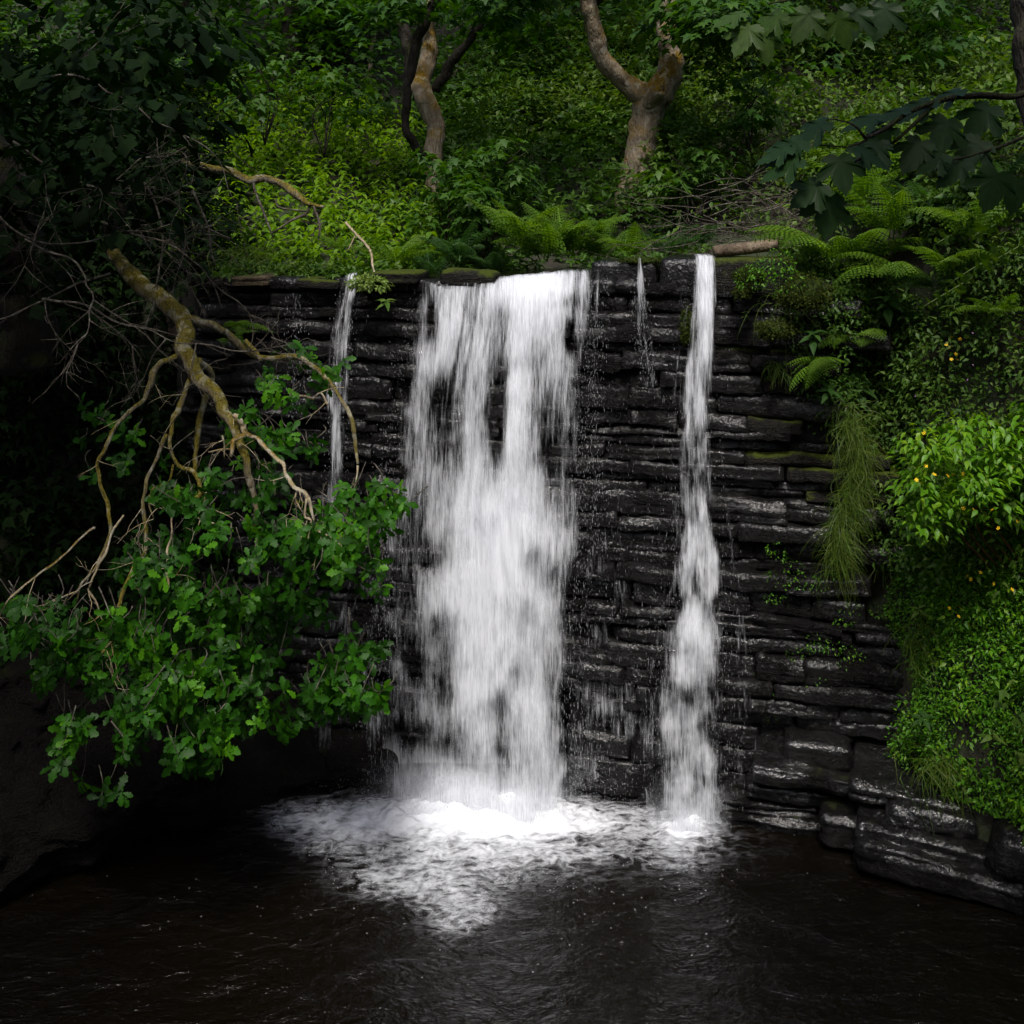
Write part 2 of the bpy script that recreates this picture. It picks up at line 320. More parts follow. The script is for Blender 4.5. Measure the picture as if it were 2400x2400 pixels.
def whitewater(name, sx, sy, gain, fine, foam=False, lo=0.12, col=(0.85, 0.87, 0.92)):
    """white water: broken-up air and water, its cover given by the 'dens' attribute and fine streaks along the fall"""
    m, N, L, out = newmat(name)
    at = N('Attribute', attribute_name='dens')
    if foam:
        ge = N('NewGeometry'); src = ge.outputs['Position']
    else:
        uvn = N('UVMap', uv_map='uv'); src = uvn.outputs[0]
    mp = N('Mapping'); mp.inputs['Scale'].default_value = (sx, sy, 1); L(src, mp.inputs[0])
    n1 = N('TexNoise', Scale=1.0, Detail=4.0, Roughness=0.62, Distortion=0.5 if foam else 0.25); L(mp.outputs[0], n1.inputs['Vector'])
    mp2 = N('Mapping'); mp2.inputs['Scale'].default_value = (sx * 3.1, sy * (3.1 if foam else 2.2), 1); L(src, mp2.inputs[0])
    n2 = N('TexNoise', Scale=1.0, Detail=3.0, Roughness=0.6); L(mp2.outputs[0], n2.inputs['Vector'])
    n1f = n1.outputs['Fac']
    if foam:                                     # thin curling lines of bubbles
        k1 = N('Math', operation='MULTIPLY_ADD'); L(n1f, k1.inputs[0]); k1.inputs[1].default_value = 2.0; k1.inputs[2].default_value = -1.0
        k2 = N('Math', operation='ABSOLUTE'); L(k1.outputs[0], k2.inputs[0]); k3 = N('Math', operation='SUBTRACT'); k3.inputs[0].default_value = 0.72; L(k2.outputs[0], k3.inputs[1]); n1f = k3.outputs[0]
    s1 = N('Math', operation='SUBTRACT'); L(n1f, s1.inputs[0]); s1.inputs[1].default_value = 0.5
    s2 = N('Math', operation='SUBTRACT'); L(n2.outputs['Fac'], s2.inputs[0]); s2.inputs[1].default_value = 0.5
    a1 = N('Math', operation='MULTIPLY_ADD'); L(s1.outputs[0], a1.inputs[0]); a1.inputs[1].default_value = fine; L(at.outputs['Fac'], a1.inputs[2])
    a2 = N('Math', operation='MULTIPLY_ADD'); L(s2.outputs[0], a2.inputs[0]); a2.inputs[1].default_value = fine * (0.7 if foam else 1.15); L(a1.outputs[0], a2.inputs[2])
    mr = N('MapRange', interpolation_type='SMOOTHSTEP'); mr.inputs[1].default_value = lo; mr.inputs[2].default_value = lo + 1 / gain; L(a2.outputs[0], mr.inputs[0])
    gt = N('MapRange', interpolation_type='SMOOTHSTEP'); L(at.outputs['Fac'], gt.inputs[0]); gt.inputs[1].default_value = 0.02; gt.inputs[2].default_value = 0.28 if foam else 0.10
    al = N('Math', operation='MULTIPLY'); L(mr.outputs[0], al.inputs[0]); L(gt.outputs[0], al.inputs[1])
    df = N('BsdfPrincipled', Roughness=0.55); df.inputs['Base Color'].default_value = (*col, 1); df.inputs['Specular IOR Level'].default_value = 0.3
    bp = N('Bump', Strength=0.5, Distance=0.03); L(n1.outputs['Fac'], bp.inputs['Height']); L(bp.outputs[0], df.inputs['Normal'])
    tl = N('BsdfTranslucent'); tl.inputs[0].default_value = (*col, 1)
    ms = N('MixShader'); ms.inputs[0].default_value = 0.2 if foam else 0.35; L(df.outputs[0], ms.inputs[1]); L(tl.outputs[0], ms.inputs[2])
    tp = N('BsdfTransparent'); mm = N('MixShader'); L(al.outputs[0], mm.inputs[0]); L(tp.outputs[0], mm.inputs[1]); L(ms.outputs[0], mm.inputs[2])
    L(mm.outputs[0], out.inputs[0]); return m
M['fall'] = whitewater('falling_white_water', 44, 3.0, 0.95, 0.85)
M['mist'] = whitewater('fine_mist', 16, 12, 0.75, 0.35, False, 0.02)
M['foam'] = whitewater('pool_foam', 4.6, 7.4, 0.88, 1.2, True, 0.12)
m, N, L, out = newmat('water_drop')
pb = N('BsdfPrincipled', Roughness=0.3); pb.inputs['Base Color'].default_value = (0.32, 0.33, 0.35, 1); L(pb.outputs[0], out.inputs[0]); M['drop'] = m

# ------------------------------------------------------------------ terrain
LEFT = np.array([(-5.3, -12), (-5.1, 3), (-4.7, 7), (-4.1, 8.75), (-2.76, 9.58), (-1.2, 10.15), (-0.6, 10.6)])
RIGHT = np.array([(5.6, -12), (5.2, 3), (4.5, 6.8), (4.05, 7.6), (3.65, 8.2), (3.32, 8.6), (3.12, 8.9), (2.95, 9.3)])
def poly_d(x, y, pl):
    d = np.full(np.shape(x), 1e9)
    for a, b in zip(pl[:-1], pl[1:]):
        e = b - a; t = np.clip(((x - a[0]) * e[0] + (y - a[1]) * e[1]) / (e @ e), 0, 1)
        d = np.minimum(d, np.hypot(x - a[0] - t * e[0], y - a[1] - t * e[1]))
    return d
def wall_y(x, z): return 9.73 - 0.254 * x + 0.07 * z           # face of the weir
def ht(x, y):
    x = np.asarray(x, float); y = np.asarray(y, float)
    nz = fbm(pxyz(x * 0.9, y * 0.9, 0 * x), 4) - 0.5
    n2 = fbm(pxyz(x * 0.25 + 9, y * 0.25, 0 * x), 3) - 0.5
    core = 10.22 - 0.254 * np.clip(x, -3.4, 3.2) + 0.0
    db = y - core
    zb = -0.6 + 4.92 * sstep(0.0, 0.25, db)
    up = np.maximum(0, y - (12.1 + 0.5 * n2 - 0.12 * np.clip(np.abs(x) - 1.5, 0, 3)))
    zb = zb + 0.56 * up + 0.10 * np.clip(db, 0, 2) * (np.abs(x) > 1.9) + sstep(0.2, 1, db) * nz * 0.25 + n2 * np.clip(up, 0, 4) * 0.5
    sl = np.where(x < np.interp(y, LEFT[:, 1], LEFT[:, 0]), 1, -1); dl = poly_d(x, y, LEFT) * sl
    sr = np.where(x > np.interp(y, RIGHT[:, 1], RIGHT[:, 0]), 1, -1); dr = poly_d(x, y, RIGHT) * sr
    zl = -0.6 + 0.75 * sstep(-0.3, 0.1, dl) + 4.5 * sstep(0.0, 2.9, dl) + 0.55 * np.maximum(0, dl - 2.4) + nz * 0.5 * sstep(0, .6, dl)
    zr = -0.6 + 0.9 * sstep(-0.3, 0.15, dr) + 4.4 * sstep(-0.22, 0.72, dr) + 0.8 * np.maximum(0, dr - 0.5) + nz * 0.5 * sstep(0, .5, dr)
    zl = np.where((dl > -0.35) & (y < 11.5), zl, -0.6); zr = np.where((dr > -0.35) & (y < 15.0), -0.6 + (zr + 0.6) * sstep(14.5, 10.2, y), -0.6)
    return np.maximum(np.maximum(zb, zl), zr)
def ht_n(x, y, e=0.08):
    a = (ht(x + e, y) - ht(x - e, y)) / (2 * e); b = (ht(x, y + e) - ht(x, y - e)) / (2 * e)
    return nrm(np.stack([-a, -b, np.ones_like(a)], -1))
gx = np.concatenate([np.linspace(-26, -7, 24), np.linspace(-6.9, 6.9, 150), np.linspace(7, 26, 24)])
gy = np.concatenate([np.linspace(-12, 5, 20), np.linspace(5.15, 14, 120), np.linspace(14.1, 40, 50)])
X, Y = np.meshgrid(gx, gy); Z = ht(X, Y); nx_, ny_ = len(gx), len(gy)
i = (np.arange(ny_ - 1)[:, None] * nx_ + np.arange(nx_ - 1)[None]).ravel()
ob('hillside', mesh('hillside', np.stack([X, Y, Z], -1).reshape(-1, 3), [np.stack([i, i + 1, i + nx_ + 1, i + nx_], -1)], M['soil']), kind='structure')

DS = np.concatenate([np.arange(4.5, 16, 0.02), np.arange(16, 38, 0.1)])
def ground(u, v, default=10.5):
    x = (u - 1200) / CF * DS; z = CH - (v - HZ) / CF * DS
    hit = np.nonzero(ht(x, DS) > z)[0]
    d = DS[hit[0]] if len(hit) else default
    return P(u, v, d)

def surf_d(u, v):
    """distance to the bank or the face of the weir, whichever comes first"""
    d = ground(u, v)[1]; k = (u - 1200) / CF; w = 9.3
    for _ in range(6): w = wall_y(k * w, CH - (v - HZ) / CF * w)
    if k * w < 2.85 and CH - (v - HZ) / CF * w < 4.5: d = min(d, w)
    return float(d)
# ------------------------------------------------------------------ water surfaces
gx = np.linspace(-5.6, 6.0, 210); gy = np.concatenate([np.linspace(-12, 5.4, 14), np.linspace(5.5, 10.8, 130)])
X, Y = np.meshgrid(gx, gy)
def wave(X, Y):
    r = np.hypot(X + 0.2, Y - 9.4)
    return (fbm(pxyz(X * 2.2, Y * 3.0, 0 * X), 4) - 0.5) * (0.03 + 0.07 * np.exp(-(r / 1.6) ** 2))
nx_, ny_ = len(gx), len(gy); i = (np.arange(ny_ - 1)[:, None] * nx_ + np.arange(nx_ - 1)[None]).ravel()
ob('pool_water', mesh('pool_water', np.stack([X, Y, wave(X, Y)], -1).reshape(-1, 3), [np.stack([i, i + 1, i + nx_ + 1, i + nx_], -1)], M['water']), kind='structure')

def crest(x):                                       # height of the weir's lip along x
    return np.interp(x, [-3.2, -1.9, -0.9, -0.86, -0.16, -0.12, 0.35, 0.72, 0.80, 1.2, 1.75, 2.4, 3.4],
                     [4.40, 4.42, 4.42, 4.36, 4.36, 4.40, 4.45, 4.49, 4.57, 4.61, 4.63, 4.60, 4.55])
gx = np.linspace(-2.9, 2.3, 60); t = np.linspace(0, 1, 16)
X = np.broadcast_to(gx, (16, 60)); Y = wall_y(X, 4.5) + 0.06 + t[:, None] * 1.7
Z = 4.44 + 0.018 * X + (fbm(pxyz(X * 3, Y * 2, 0 * X), 3) - .5) * 0.02
i = (np.arange(15)[:, None] * 60 + np.arange(59)[None]).ravel()
ob('upper_stream', mesh('upper_stream', np.stack([X, Y, Z], -1).reshape(-1, 3), [np.stack([i, i + 1, i + 61, i + 60], -1)], M['water']), kind='structure')

# ------------------------------------------------------------------ the stone weir
weir = empty('stone_weir', (0, wall_y(0, 0), 0), 'tall weir of wet black coursed stone behind the waterfall', 'weir')
wo = np.array(weir.location)
zz = -0.18; courses = []
rs = random.Random(11)
while zz < 4.32:
    h = rs.choice([0.07, 0.09, 0.11, 0.12, 0.14, 0.16, 0.20]) if zz > 0.3 else rs.choice([0.2, 0.24, 0.28])
    if zz + h > 4.24: h = 4.30 - zz if 4.30 - zz > 0.09 else 0.12
    courses.append((zz, h)); zz += h
nst = 0
for ci, (z0, h) in enumerate(courses):
    x = -3.25 + rs.uniform(0, 0.4); xe = 2.85 - (0.55 if z0 > 3.0 else 0)
    step_out = rs.uniform(-0.035, 0.045)
    while x < xe:
        Ls = rs.uniform(0.4, 1.35) if h < 0.13 else rs.uniform(0.35, 1.1)
        if z0 < 0.3: Ls *= 1.3
        xc = x + Ls / 2; dep = rs.uniform(0.30, 0.40)
        cz = crest(xc)
        hh = h; zc = z0 + h / 2
        nn_ = (max(10, int(Ls / 0.038)), 4, max(4, int(h / 0.024)))
        p, F = rbox(Ls / 2 + 0.012, dep / 2, hh / 2 + 0.004, min(0.018, hh * 0.2), nn_, 0.042, 7.0, nst * 3.7, True, 0.022)
        wear = rs.uniform(0.01, 0.06); zt = np.clip(p[:, 2] / (hh / 2), 0, 1)
        p[:, 1] += wear * zt ** 3 * (.4 + 1.2 * vnoise(pxyz(p[:, 0] * 4 + nst, 0 * p[:, 0], 0 * p[:, 0])))
        p[:, 1] += rs.uniform(-.5, .5) * .09 * p[:, 0] / Ls; p[:, 2] += 0.03 * (p[:, 0] / Ls) * rs.uniform(-1, 1) + .03 * (vnoise(pxyz(p[:, 0] * 3 + nst * .7, 0 * p[:, 0], 0 * p[:, 0])) - .5)
        o = ob('stone', mesh('stone', p, [F], M['mosstone'] if (xc > 2.0 and z0 > 2.6 and rs.random() < .6) or (xc > 1.6 and rs.random() < 0.06) else M['stone']), weir,
               loc=np.array([xc, wall_y(xc, zc) + dep / 2 + step_out + rs.uniform(-0.05, 0.045), zc]) - wo,
               rot=(rs.uniform(-0.05, 0.05), 0, -0.249 + rs.uniform(-0.03, 0.03)))
        nst += 1; x += Ls
# cap stones up to the uneven lip
x = -3.1
while x < 2.1:
    Ls = rs.uniform(0.35, 0.8)
    if x < -0.9 < x + Ls: Ls = -0.89 - x
    if x < -0.12 < x + Ls: Ls = -0.12 - x
    if x < 0.76 < x + Ls: Ls = 0.76 - x
    if Ls < 0.12: Ls = 0.12
    xc = x + Ls / 2; top = float(crest(xc)) + (rs.uniform(-0.06, 0.03) if xc < -.9 else rs.uniform(-0.01, 0.015)); h = max(0.06, top - 4.295)
    p, F = rbox(Ls / 2 - 0.004, 0.34, h / 2, min(0.05, h * 0.4), (max(6, int(Ls / .05)), 8, 5), 0.022, 4.0, 900 + x, False, 0.006)
    mossy = xc < -0.95 or xc > 1.9
    ob('cap_stone', mesh('cap_stone', p, [F], M['mosstone'] if mossy else M['stone']), weir, loc=np.array([xc, wall_y(xc, 4.4) + 0.34 + rs.uniform(-.05, .02), 4.297 + h / 2]) - wo, rot=(0, 0, -0.249))
    x += Ls
gx = np.linspace(-3.3, 2.75, 14); V = []
for z in (-0.6, 1.5, 3, 4.28):
    V += [(a, wall_y(a, z) + 0.13, z) for a in gx]
i = (np.arange(3)[:, None] * 14 + np.arange(13)[None]).ravel()
ob('wall_core', mesh('wall_core', np.array(V) - wo, [np.stack([i, i + 1, i + 15, i + 14], -1)], M['core']), weir)

# ------------------------------------------------------------------ loose rocks
def rock(name, u, v, d, size, rot, label, cat='rock', mat='slab', amp=0.05, freq=2.2, seed=0, rr=0.4, group=None, bed=0.012, n=None):
    hx, hy, hz = [s / 2 for s in size]
    n = n or (max(8, int(hx / 0.025)), max(8, int(hy / 0.03)), max(6, int(hz / 0.025)))
    p, F = rbox(hx, hy, hz, min(hx, hy, hz) * rr * 2 * 0.5, n, amp, freq, seed, False, bed)
    return ob(name, mesh(name, p, [F], M[mat]), None, label, cat, group, None, P(u, v, d), rot)
for u, v, d, sz, rt, lb, sd_, rr_, am in [
    (1985, 1790, 9.08, (1.50, .70, .15), (12, 3, -15), 'long wet grey rock slab jutting from the foot of the wall', 3, .35, .05),
    (2120, 1818, 8.80, (.80, .60, .14), (14, 4, -18), 'wet slab lying over the right end of the long jutting slab', 5, .4, .05),
    (2185, 1880, 8.62, (.66, .60, .20), (10, -2, -20), 'rounded wet rock under the long jutting slab', 8, .7, .06),
    (2170, 1930, 8.58, (1.00, .70, .19), (8, 3, -22), 'broad wet slab stepping down towards the pool at the right', 14, .45, .06),
    (2215, 1988, 8.46, (1.15, .80, .24), (6, 3, -26), 'lowest broad slab in the water at the right edge of the pool', 16, .5, .07),
    (2050, 1925, 8.85, (.85, .60, .30), (4, 2, -18), 'dark rock tucked under the jutting slab at the waterline', 21, .6, .07),
    (1850, 1900, 9.20, (1.10, .50, .14), (6, 0, -14), 'low glistening ledge at the waterline right of the ribbon fall', 27, .4, .05),
    (1790, 1862, 9.26, (.85, .42, .10), (6, -1, -14), 'thin wet ledge just above the low glistening ledge', 29, .4, .04),
    (1890, 1838, 9.18, (.95, .42, .12), (7, 1, -14), 'thin wet ledge under the pale squared block', 31, .4, .045),
    (2400, 1990, 8.15, (.50, .60, .42), (0, 4, -30), 'wet rock cut off by the right edge of the picture', 33, .7, .08)]:
    rock('ledge_rock', u, v, d, sz, tuple(R(k) for k in rt), lb, seed=sd_, amp=am, freq=3.4, rr=rr_, bed=.022, n=(44, 26, 12))
rock('stone_block', 1915, 1742, 9.14, (0.52, 0.4, 0.19), (R(10), 0, R(-15)), 'pale wet squared block standing out of the wall', seed=41, amp=0.018, rr=.35)
rock('crest_boulder', 1105, 652, 10.25, (0.50, 0.45, 0.17), (0, R(3), R(-12)), 'dark rounded stone on the lip at the left of the main fall', mat='mosstone', seed=51, amp=0.03, rr=.9)
rock('flat_rock', 605, 655, 10.75, (0.36, 0.4, 0.09), (R(3), R(-2), R(-12)), 'flat brown mossy rock at the left end of the weir', mat='drystone', seed=57, amp=0.02)
rock('flat_rock', 760, 662, 10.55, (0.42, 0.4, 0.08), (R(3), R(2), R(-12)), 'thin mossy flat rock above the left trickle', mat='mosstone', seed=58, amp=0.02)
rock('flat_rock', 935, 648, 10.35, (0.46, 0.4, 0.10), (R(2), 0, R(-14)), 'moss-topped flat stone left of the dark rounded stone', mat='mosstone', seed=59, amp=0.02)
rock('sloping_rock', 150, 1800, 8.9, (2.1, 1.5, 0.9), (R(38), R(-14), R(33)), 'dark mossy sloping rock at the left edge of the pool', mat='leftrock', seed=63, amp=0.26, freq=2.6, rr=.4, bed=.07, n=(60, 44, 26))
rock('sloping_rock', 800, 1800, 9.95, (1.0, .6, .5), (R(20), R(-6), R(10)), 'small black rock at the foot of the weir left of the main fall', mat='leftrock', seed=71, amp=0.12, freq=3.0, rr=.4, bed=.04, n=(34, 22, 16))
rock('sloping_rock', 520, 1815, 9.7, (1.6, 1.0, 0.5), (R(30), R(-9), R(28)), 'low black wet rock under the drooping oak leaves', mat='leftrock', seed=67, amp=0.20, freq=2.8, rr=.4, bed=.06, n=(54, 36, 22))

# ------------------------------------------------------------------ waterfalls
def blobs(u, v, L):
    d = np.zeros_like(u)
    for cu, cv, su, sv, a in L: d = d + a * np.exp(-((u - cu) / su) ** 2 - ((v - cv) / sv) ** 2)
    return d
def sheet(name, parent, lv, lu, ru, v0, push, base, bl, seed, nu, nv, off=0.0, edge=0.10, amp=0.05, zbot=-0.02, cfun=None, str_u=60, str_v=2.6, contrast=0.9, fray=.10):
    """falling sheet between the left/right edges given in photo columns, thrown clear of the wall by its speed"""
    a = np.linspace(0, 1, nu)[None]; s = np.linspace(0, 1, nv)[:, None]
    uL = lambda v: np.interp(v, lv, lu); uR = lambda v: np.interp(v, lv, ru)
    # lip first, then free fall
    vt = np.interp(s, [0, 1], [lv[0], lv[-1]])
    u0 = uL(lv[0]) + (uR(lv[0]) - uL(lv[0])) * a
    u = uL(vt) + (uR(vt) - uL(vt)) * a
    x0 = (u0 - 1200) / CF * 10.0; zc = crest(x0) + 0.02 if cfun is None else cfun(x0)
    yc = wall_y(x0, 4.45) - 0.02
    z = zc + (zbot - zc) * s
    drop = np.maximum(0, zc - z)
    y = yc - push * v0 * np.sqrt(2 * drop / 9.8) - off - 0.03
    x = (u - 1200) / CF * y
    q = pxyz(x * 9 + seed, z * 1.3 - drop * 0.0, 0 * x + seed)
    y = y + (fbm(q, 3) - .5) * amp * (0.3 + sstep(0, 1, drop)); z = z + (fbm(pxyz(x * 7 + seed, 0 * x + 4, 0 * x), 3) - .5) * .05 * sstep(.25, 0, drop)
    # back over the lip
    k = 6; tb = np.linspace(1, 0, k, endpoint=False)[:, None]
    xb = np.broadcast_to(x[:1], (k, nu)); yb = y[:1] + tb * 0.22; zb = z[:1] + 0.015 * np.sin(tb * 3.14) + 0 * xb
    x = np.concatenate([xb, x]); y = np.concatenate([yb, y]); z = np.concatenate([zb, np.broadcast_to(z, (nv, nu))])
    U, Vp = to_uv(np.stack([x, y, z], -1)); U = np.concatenate([np.broadcast_to(u[:1], (k, nu)), u]); Vp = np.concatenate([np.broadcast_to(vt[:1], (k, nu)), np.broadcast_to(vt, (nv, nu))])
    A = np.broadcast_to(a, x.shape)
    wn_ = A + (fbm(pxyz(Vp / 60 + seed, 0 * Vp, 0 * Vp + 3), 3) - .5) * fray * np.where(A < .5, 1, -1) * (.3 + np.clip((Vp - Vp.min()) / 500, 0, 1))
    w1 = fbm(pxyz(A * nu / 160 * str_u + seed, Vp / 1240 * str_v * 2 + seed, 0 * A), 4, .6) - .5
    w2 = fbm(pxyz(A * nu / 160 * str_u * .28 + seed + 40, Vp / 1240 * str_v * 3.4 + seed, 0 * A), 3, .6) - .5
    fallen = np.clip((Vp - Vp.min()) / 900, 0, 1)
    w4 = fbm(pxyz(A * 7 * nu / 180 + seed + 7, Vp / 1240 * 15 + seed, 0 * A + 2), 4, .6) - .5
    d = base + .82 * blobs(U, Vp, bl) + contrast * (w1 * (.95 - .45 * fallen) + w2 * .6 + w4 * (.25 + 1.0 * fallen))
    ed = sstep(0, edge, wn_) * sstep(0, edge, 1 - wn_)
    d = np.clip(d, 0, 1.4) * ed
    d[:k] *= (1 - tb) * 0.6 + .25 * (.3 + 1.6 * vnoise(pxyz(x[:k] * 26 + seed, 0 * x[:k], 0 * x[:k])))
    uvs = np.stack([x.ravel() * 1.0, z.ravel()], -1)
    n1, n2 = x.shape; i = (np.arange(n1 - 1)[:, None] * n2 + np.arange(n2 - 1)[None]).ravel()
    me = mesh(name, np.stack([x, y, z], -1).reshape(-1, 3) - np.array(parent.location), [np.stack([i, i + 1, i + n2 + 1, i + n2], -1)], M['fall'], dens=d.ravel(), uv=uvs + seed)
    return ob(name, me, parent)
def drops(name, parent, pts, size, stretch, kind='stuff'):
    n = len(pts); T = np.array([(0, 0, 1), (1, 0, 0), (-.5, .87, 0), (-.5, -.87, 0), (0, 0, -1)], float)
    F = np.array([(0, 1, 2), (0, 2, 3), (0, 3, 1), (4, 2, 1), (4, 3, 2), (4, 1, 3)])
    s = np.asarray(size)[:, None, None]; Tt = T[None] * s * np.concatenate([np.ones((n, 1, 2)), np.asarray(stretch)[:, None, None]], -1)
    V = (pts[:, None] + Tt).reshape(-1, 3) - (np.array(parent.location) if parent else 0)
    me = mesh(name, V, [(F[None] + 5 * np.arange(n)[:, None, None]).reshape(-1, 3)], M['drop'])
    o = ob(name, me, parent); o['kind'] = kind; return o
def fall_drops(n, lv, lu, ru, spread, seed, push=0.8, front=0.15, vlo=None, vhi=None, side=None):
    g = np.random.default_rng(seed); v = g.uniform(vlo or lv[0], vhi or lv[-1], n) if side is None else lv[0] + (lv[-1] - lv[0]) * g.uniform(0, 1, n) ** 0.8
    uL = np.interp(v, lv, lu); uR = np.interp(v, lv, ru)
    q = g.normal(0, spread, n); sd_ = g.random(n) < .5
    u = np.where(sd_, uL + q, uR + q)
    x0 = (u - 1200) / CF * 9.8; zc = crest(x0); s = (v - lv[0]) / (lv[-1] - lv[0]); z = zc * (1 - s) + 0.02
    y = wall_y(x0, 4.45) - push * np.sqrt(2 * np.maximum(0, zc - z) / 9.8) * g.uniform(.45, 1.1, n) - 0.04
    return np.stack([(u - 1200) / CF * y, y, z], -1), s

LV = [655, 760, 860, 960, 1100, 1250, 1400, 1600, 1890]
LU = [978, 966, 948, 938, 928, 908, 902, 896, 886]
RU = [1398, 1392, 1374, 1362, 1358, 1360, 1350, 1338, 1334]
MB = [(1150, 1330, 110, 150, .25), (1120, 1560, 110, 160, .15), (1120, 1850, 210, 60, .35), (1060, 720, 90, 60, .22), (1265, 720, 55, 90, .55), (1300, 690, 90, 40, .35), (1225, 820, 30, 150, .45), (1205, 980, 22, 160, .42), (1200, 1100, 25, 140, .38), (1180, 690, 55, 40, .35),
      (1150, 1290, 95, 110, .65), (1200, 1260, 80, 80, .35), (1170, 1420, 75, 120, .5), (1125, 1500, 90, 120, .42), (1080, 1220, 50, 120, .2), (1110, 1680, 50, 170, .45),
      (1060, 1400, 60, 60, .25), (1010, 860, 30, 60, .3), (990, 980, 20, 150, .22), (1010, 1180, 30, 60, .2), (1040, 800, 20, 90, .2), (1255, 1700, 40, 150, .35), (1120, 1860, 160, 50, .6), (1290, 1500, 25, 60, .3),
      (1300, 900, 25, 80, .2), (1240, 1150, 40, 120, .22), (1100, 1000, 22, 160, .25), (1130, 860, 18, 120, .22),
      (1168, 990, 20, 100, -.75), (1185, 880, 12, 60, -.3), (1035, 930, 28, 80, -.5), (1020, 1060, 34, 110, -.3), (1336, 810, 14, 40, -.8), (1295, 1090, 32, 90, -.45), (1270, 1000, 22, 60, -.25),
      (1010, 740, 14, 60, -.5), (1090, 715, 40, 40, -.25), (1330, 720, 40, 20, -.2), (985, 1170, 34, 60, -.28), (970, 1260, 34, 50, -.25), (955, 1480, 34, 260, -.18), (1040, 1310, 50, 40, -.3),
      (1005, 1330, 40, 40, -.2), (1010, 1560, 60, 90, -.3), (1050, 1600, 20, 80, -.3), (1172, 1640, 20, 45, -.35), (1200, 1560, 22, 25, -.35), (1180, 1780, 22, 70, -.35), (1245, 1300, 20, 30, -.5),
      (1225, 1440, 25, 40, -.35), (1290, 1600, 20, 90, -.35), (1030, 1760, 90, 60, -.25), (960, 1780, 50, 70, -.25), (1300, 1350, 30, 50, -.25)]
wf = empty('waterfall', (0.0, 9.3, 0), 'broad white main waterfall pouring over the middle of the weir', 'waterfall')
sheet('water_sheet', wf, LV, LU, RU, 0.8, 0.55, 0.38, MB, 3.1, 165, 225, 0.0, 0.07, 0.04, str_u=46, str_v=3.0)
sheet('water_sheet', wf, LV, LU, RU, 0.8, 0.80, 0.36, MB, 11.7, 165, 225, 0.02, 0.10, 0.06, str_u=60, str_v=3.4)
sheet('water_sheet', wf, LV, [u + 10 for u in LU], [u - 8 for u in RU], 0.8, 1.0, 0.20, MB, 23.9, 165, 225, 0.05, 0.16, 0.08, str_u=34, str_v=4.0)
VL = [655, 1000, 1250, 1500, 1700, 1890]
sheet('spray_veil', wf, VL, [1370, 1350, 1335, 1320, 1310, 1305], [1400, 1440, 1500, 1560, 1590, 1610], 0.4, 0.7, -0.10, [(1400, 1750, 200, 260, .36), (1380, 1250, 60, 120, .2)], 61.0, 90, 180, 0.03, 0.25, 0.03, str_u=90, str_v=9)
sheet('spray_veil', wf, VL, [960, 900, 820, 740, 700, 660], [985, 950, 945, 935, 930, 925], 0.5, 0.8, -0.08, [(880, 1750, 120, 260, .40), (915, 1320, 30, 110, .5)], 67.0, 90, 180, 0.05, 0.3, 0.03, str_u=80, str_v=8)
def mist(parent, u0, u1, zt, d, seed, k):
    nu, nv = 110, 50; a = np.linspace(0, 1, nu)[None]; t = np.linspace(0, 1, nv)[:, None]; x = (u0 + (u1 - u0) * a - 1200) / CF * d + 0 * t; z = t * zt + 0 * a; y = d + .12 * (fbm(pxyz(x * 3, z * 3, 0 * x + seed), 2) - .5)
    top = .35 + .65 * fbm(pxyz(x * 2.2 + seed, 0 * x, 0 * x), 3); dn = k * sstep(1.0, .0, t / top) * sstep(0, .35, a) * sstep(0, .35, 1 - a) ; dn = dn * (.35 + 1.3 * fbm(pxyz(x * 5 + seed, z * 4, 0 * x), 4)) * sstep(1, .75, t)
    n1, n2 = x.shape; i = (np.arange(n1 - 1)[:, None] * n2 + np.arange(n2 - 1)[None]).ravel()
    ob('mist', mesh('mist', np.stack([x, y, z], -1).reshape(-1, 3) - np.array(parent.location), [np.stack([i, i + 1, i + n2 + 1, i + n2], -1)], M['mist'], dens=np.clip(dn, 0, 1).ravel(), uv=np.stack([x, z], -1).reshape(-1, 2) + seed), parent)
mist(wf, 780, 1460, 1.1, 9.50, 1.0, .55); mist(wf, 820, 1420, .8, 9.36, 7.0, .6); mist(wf, 760, 1440, .45, 9.2, 13.0, .6)
dp, s = fall_drops(2200, LV, LU, RU, 26, 1, side=1); g = np.random.default_rng(2)
drops('droplets', wf, dp, g.uniform(.0008, .0022, len(dp)), g.uniform(4, 14, len(dp)) * (.4 + s))
# spray veil on both sides of the falls
RVv = [600, 700, 800, 900, 1050, 1150, 1300, 1450, 1600, 1750, 1935]
RLu = [1626, 1618, 1608, 1600, 1590, 1588, 1592, 1558, 1532, 1524, 1536]
RRu = [1680, 1684, 1680, 1674, 1664, 1672, 1688, 1700, 1698, 1704, 1710]
RB = [(1652, 700, 18, 100, .6), (1650, 820, 20, 60, .35), (1640, 960, 16, 50, .2), (1632, 1010, 10, 40, -.2), (1625, 1130, 14, 40, -.3), (1655, 1100, 12, 50, -.2), (1650, 1190, 12, 40, .3), (1630, 1280, 12, 30, .25),
      (1640, 1390, 14, 30, -.5), (1625, 1480, 28, 40, .55), (1610, 1560, 40, 60, .3), (1590, 1640, 30, 80, .3), (1630, 1740, 30, 60, .2), (1640, 1820, 28, 60, -.3), (1600, 1860, 30, 80, .2), (1610, 1930, 60, 30, .6)]
wr = empty('waterfall', (1.5, 9.1, 0), 'narrow ribbon waterfall near the right end of the weir', 'waterfall')
sheet('water_sheet', wr, RVv, RLu, RRu, 0.62, 0.55, 0.42, RB, 5.3, 56, 240, 0.0, 0.22, 0.04, str_u=46, str_v=4, contrast=1.3, fray=.28)
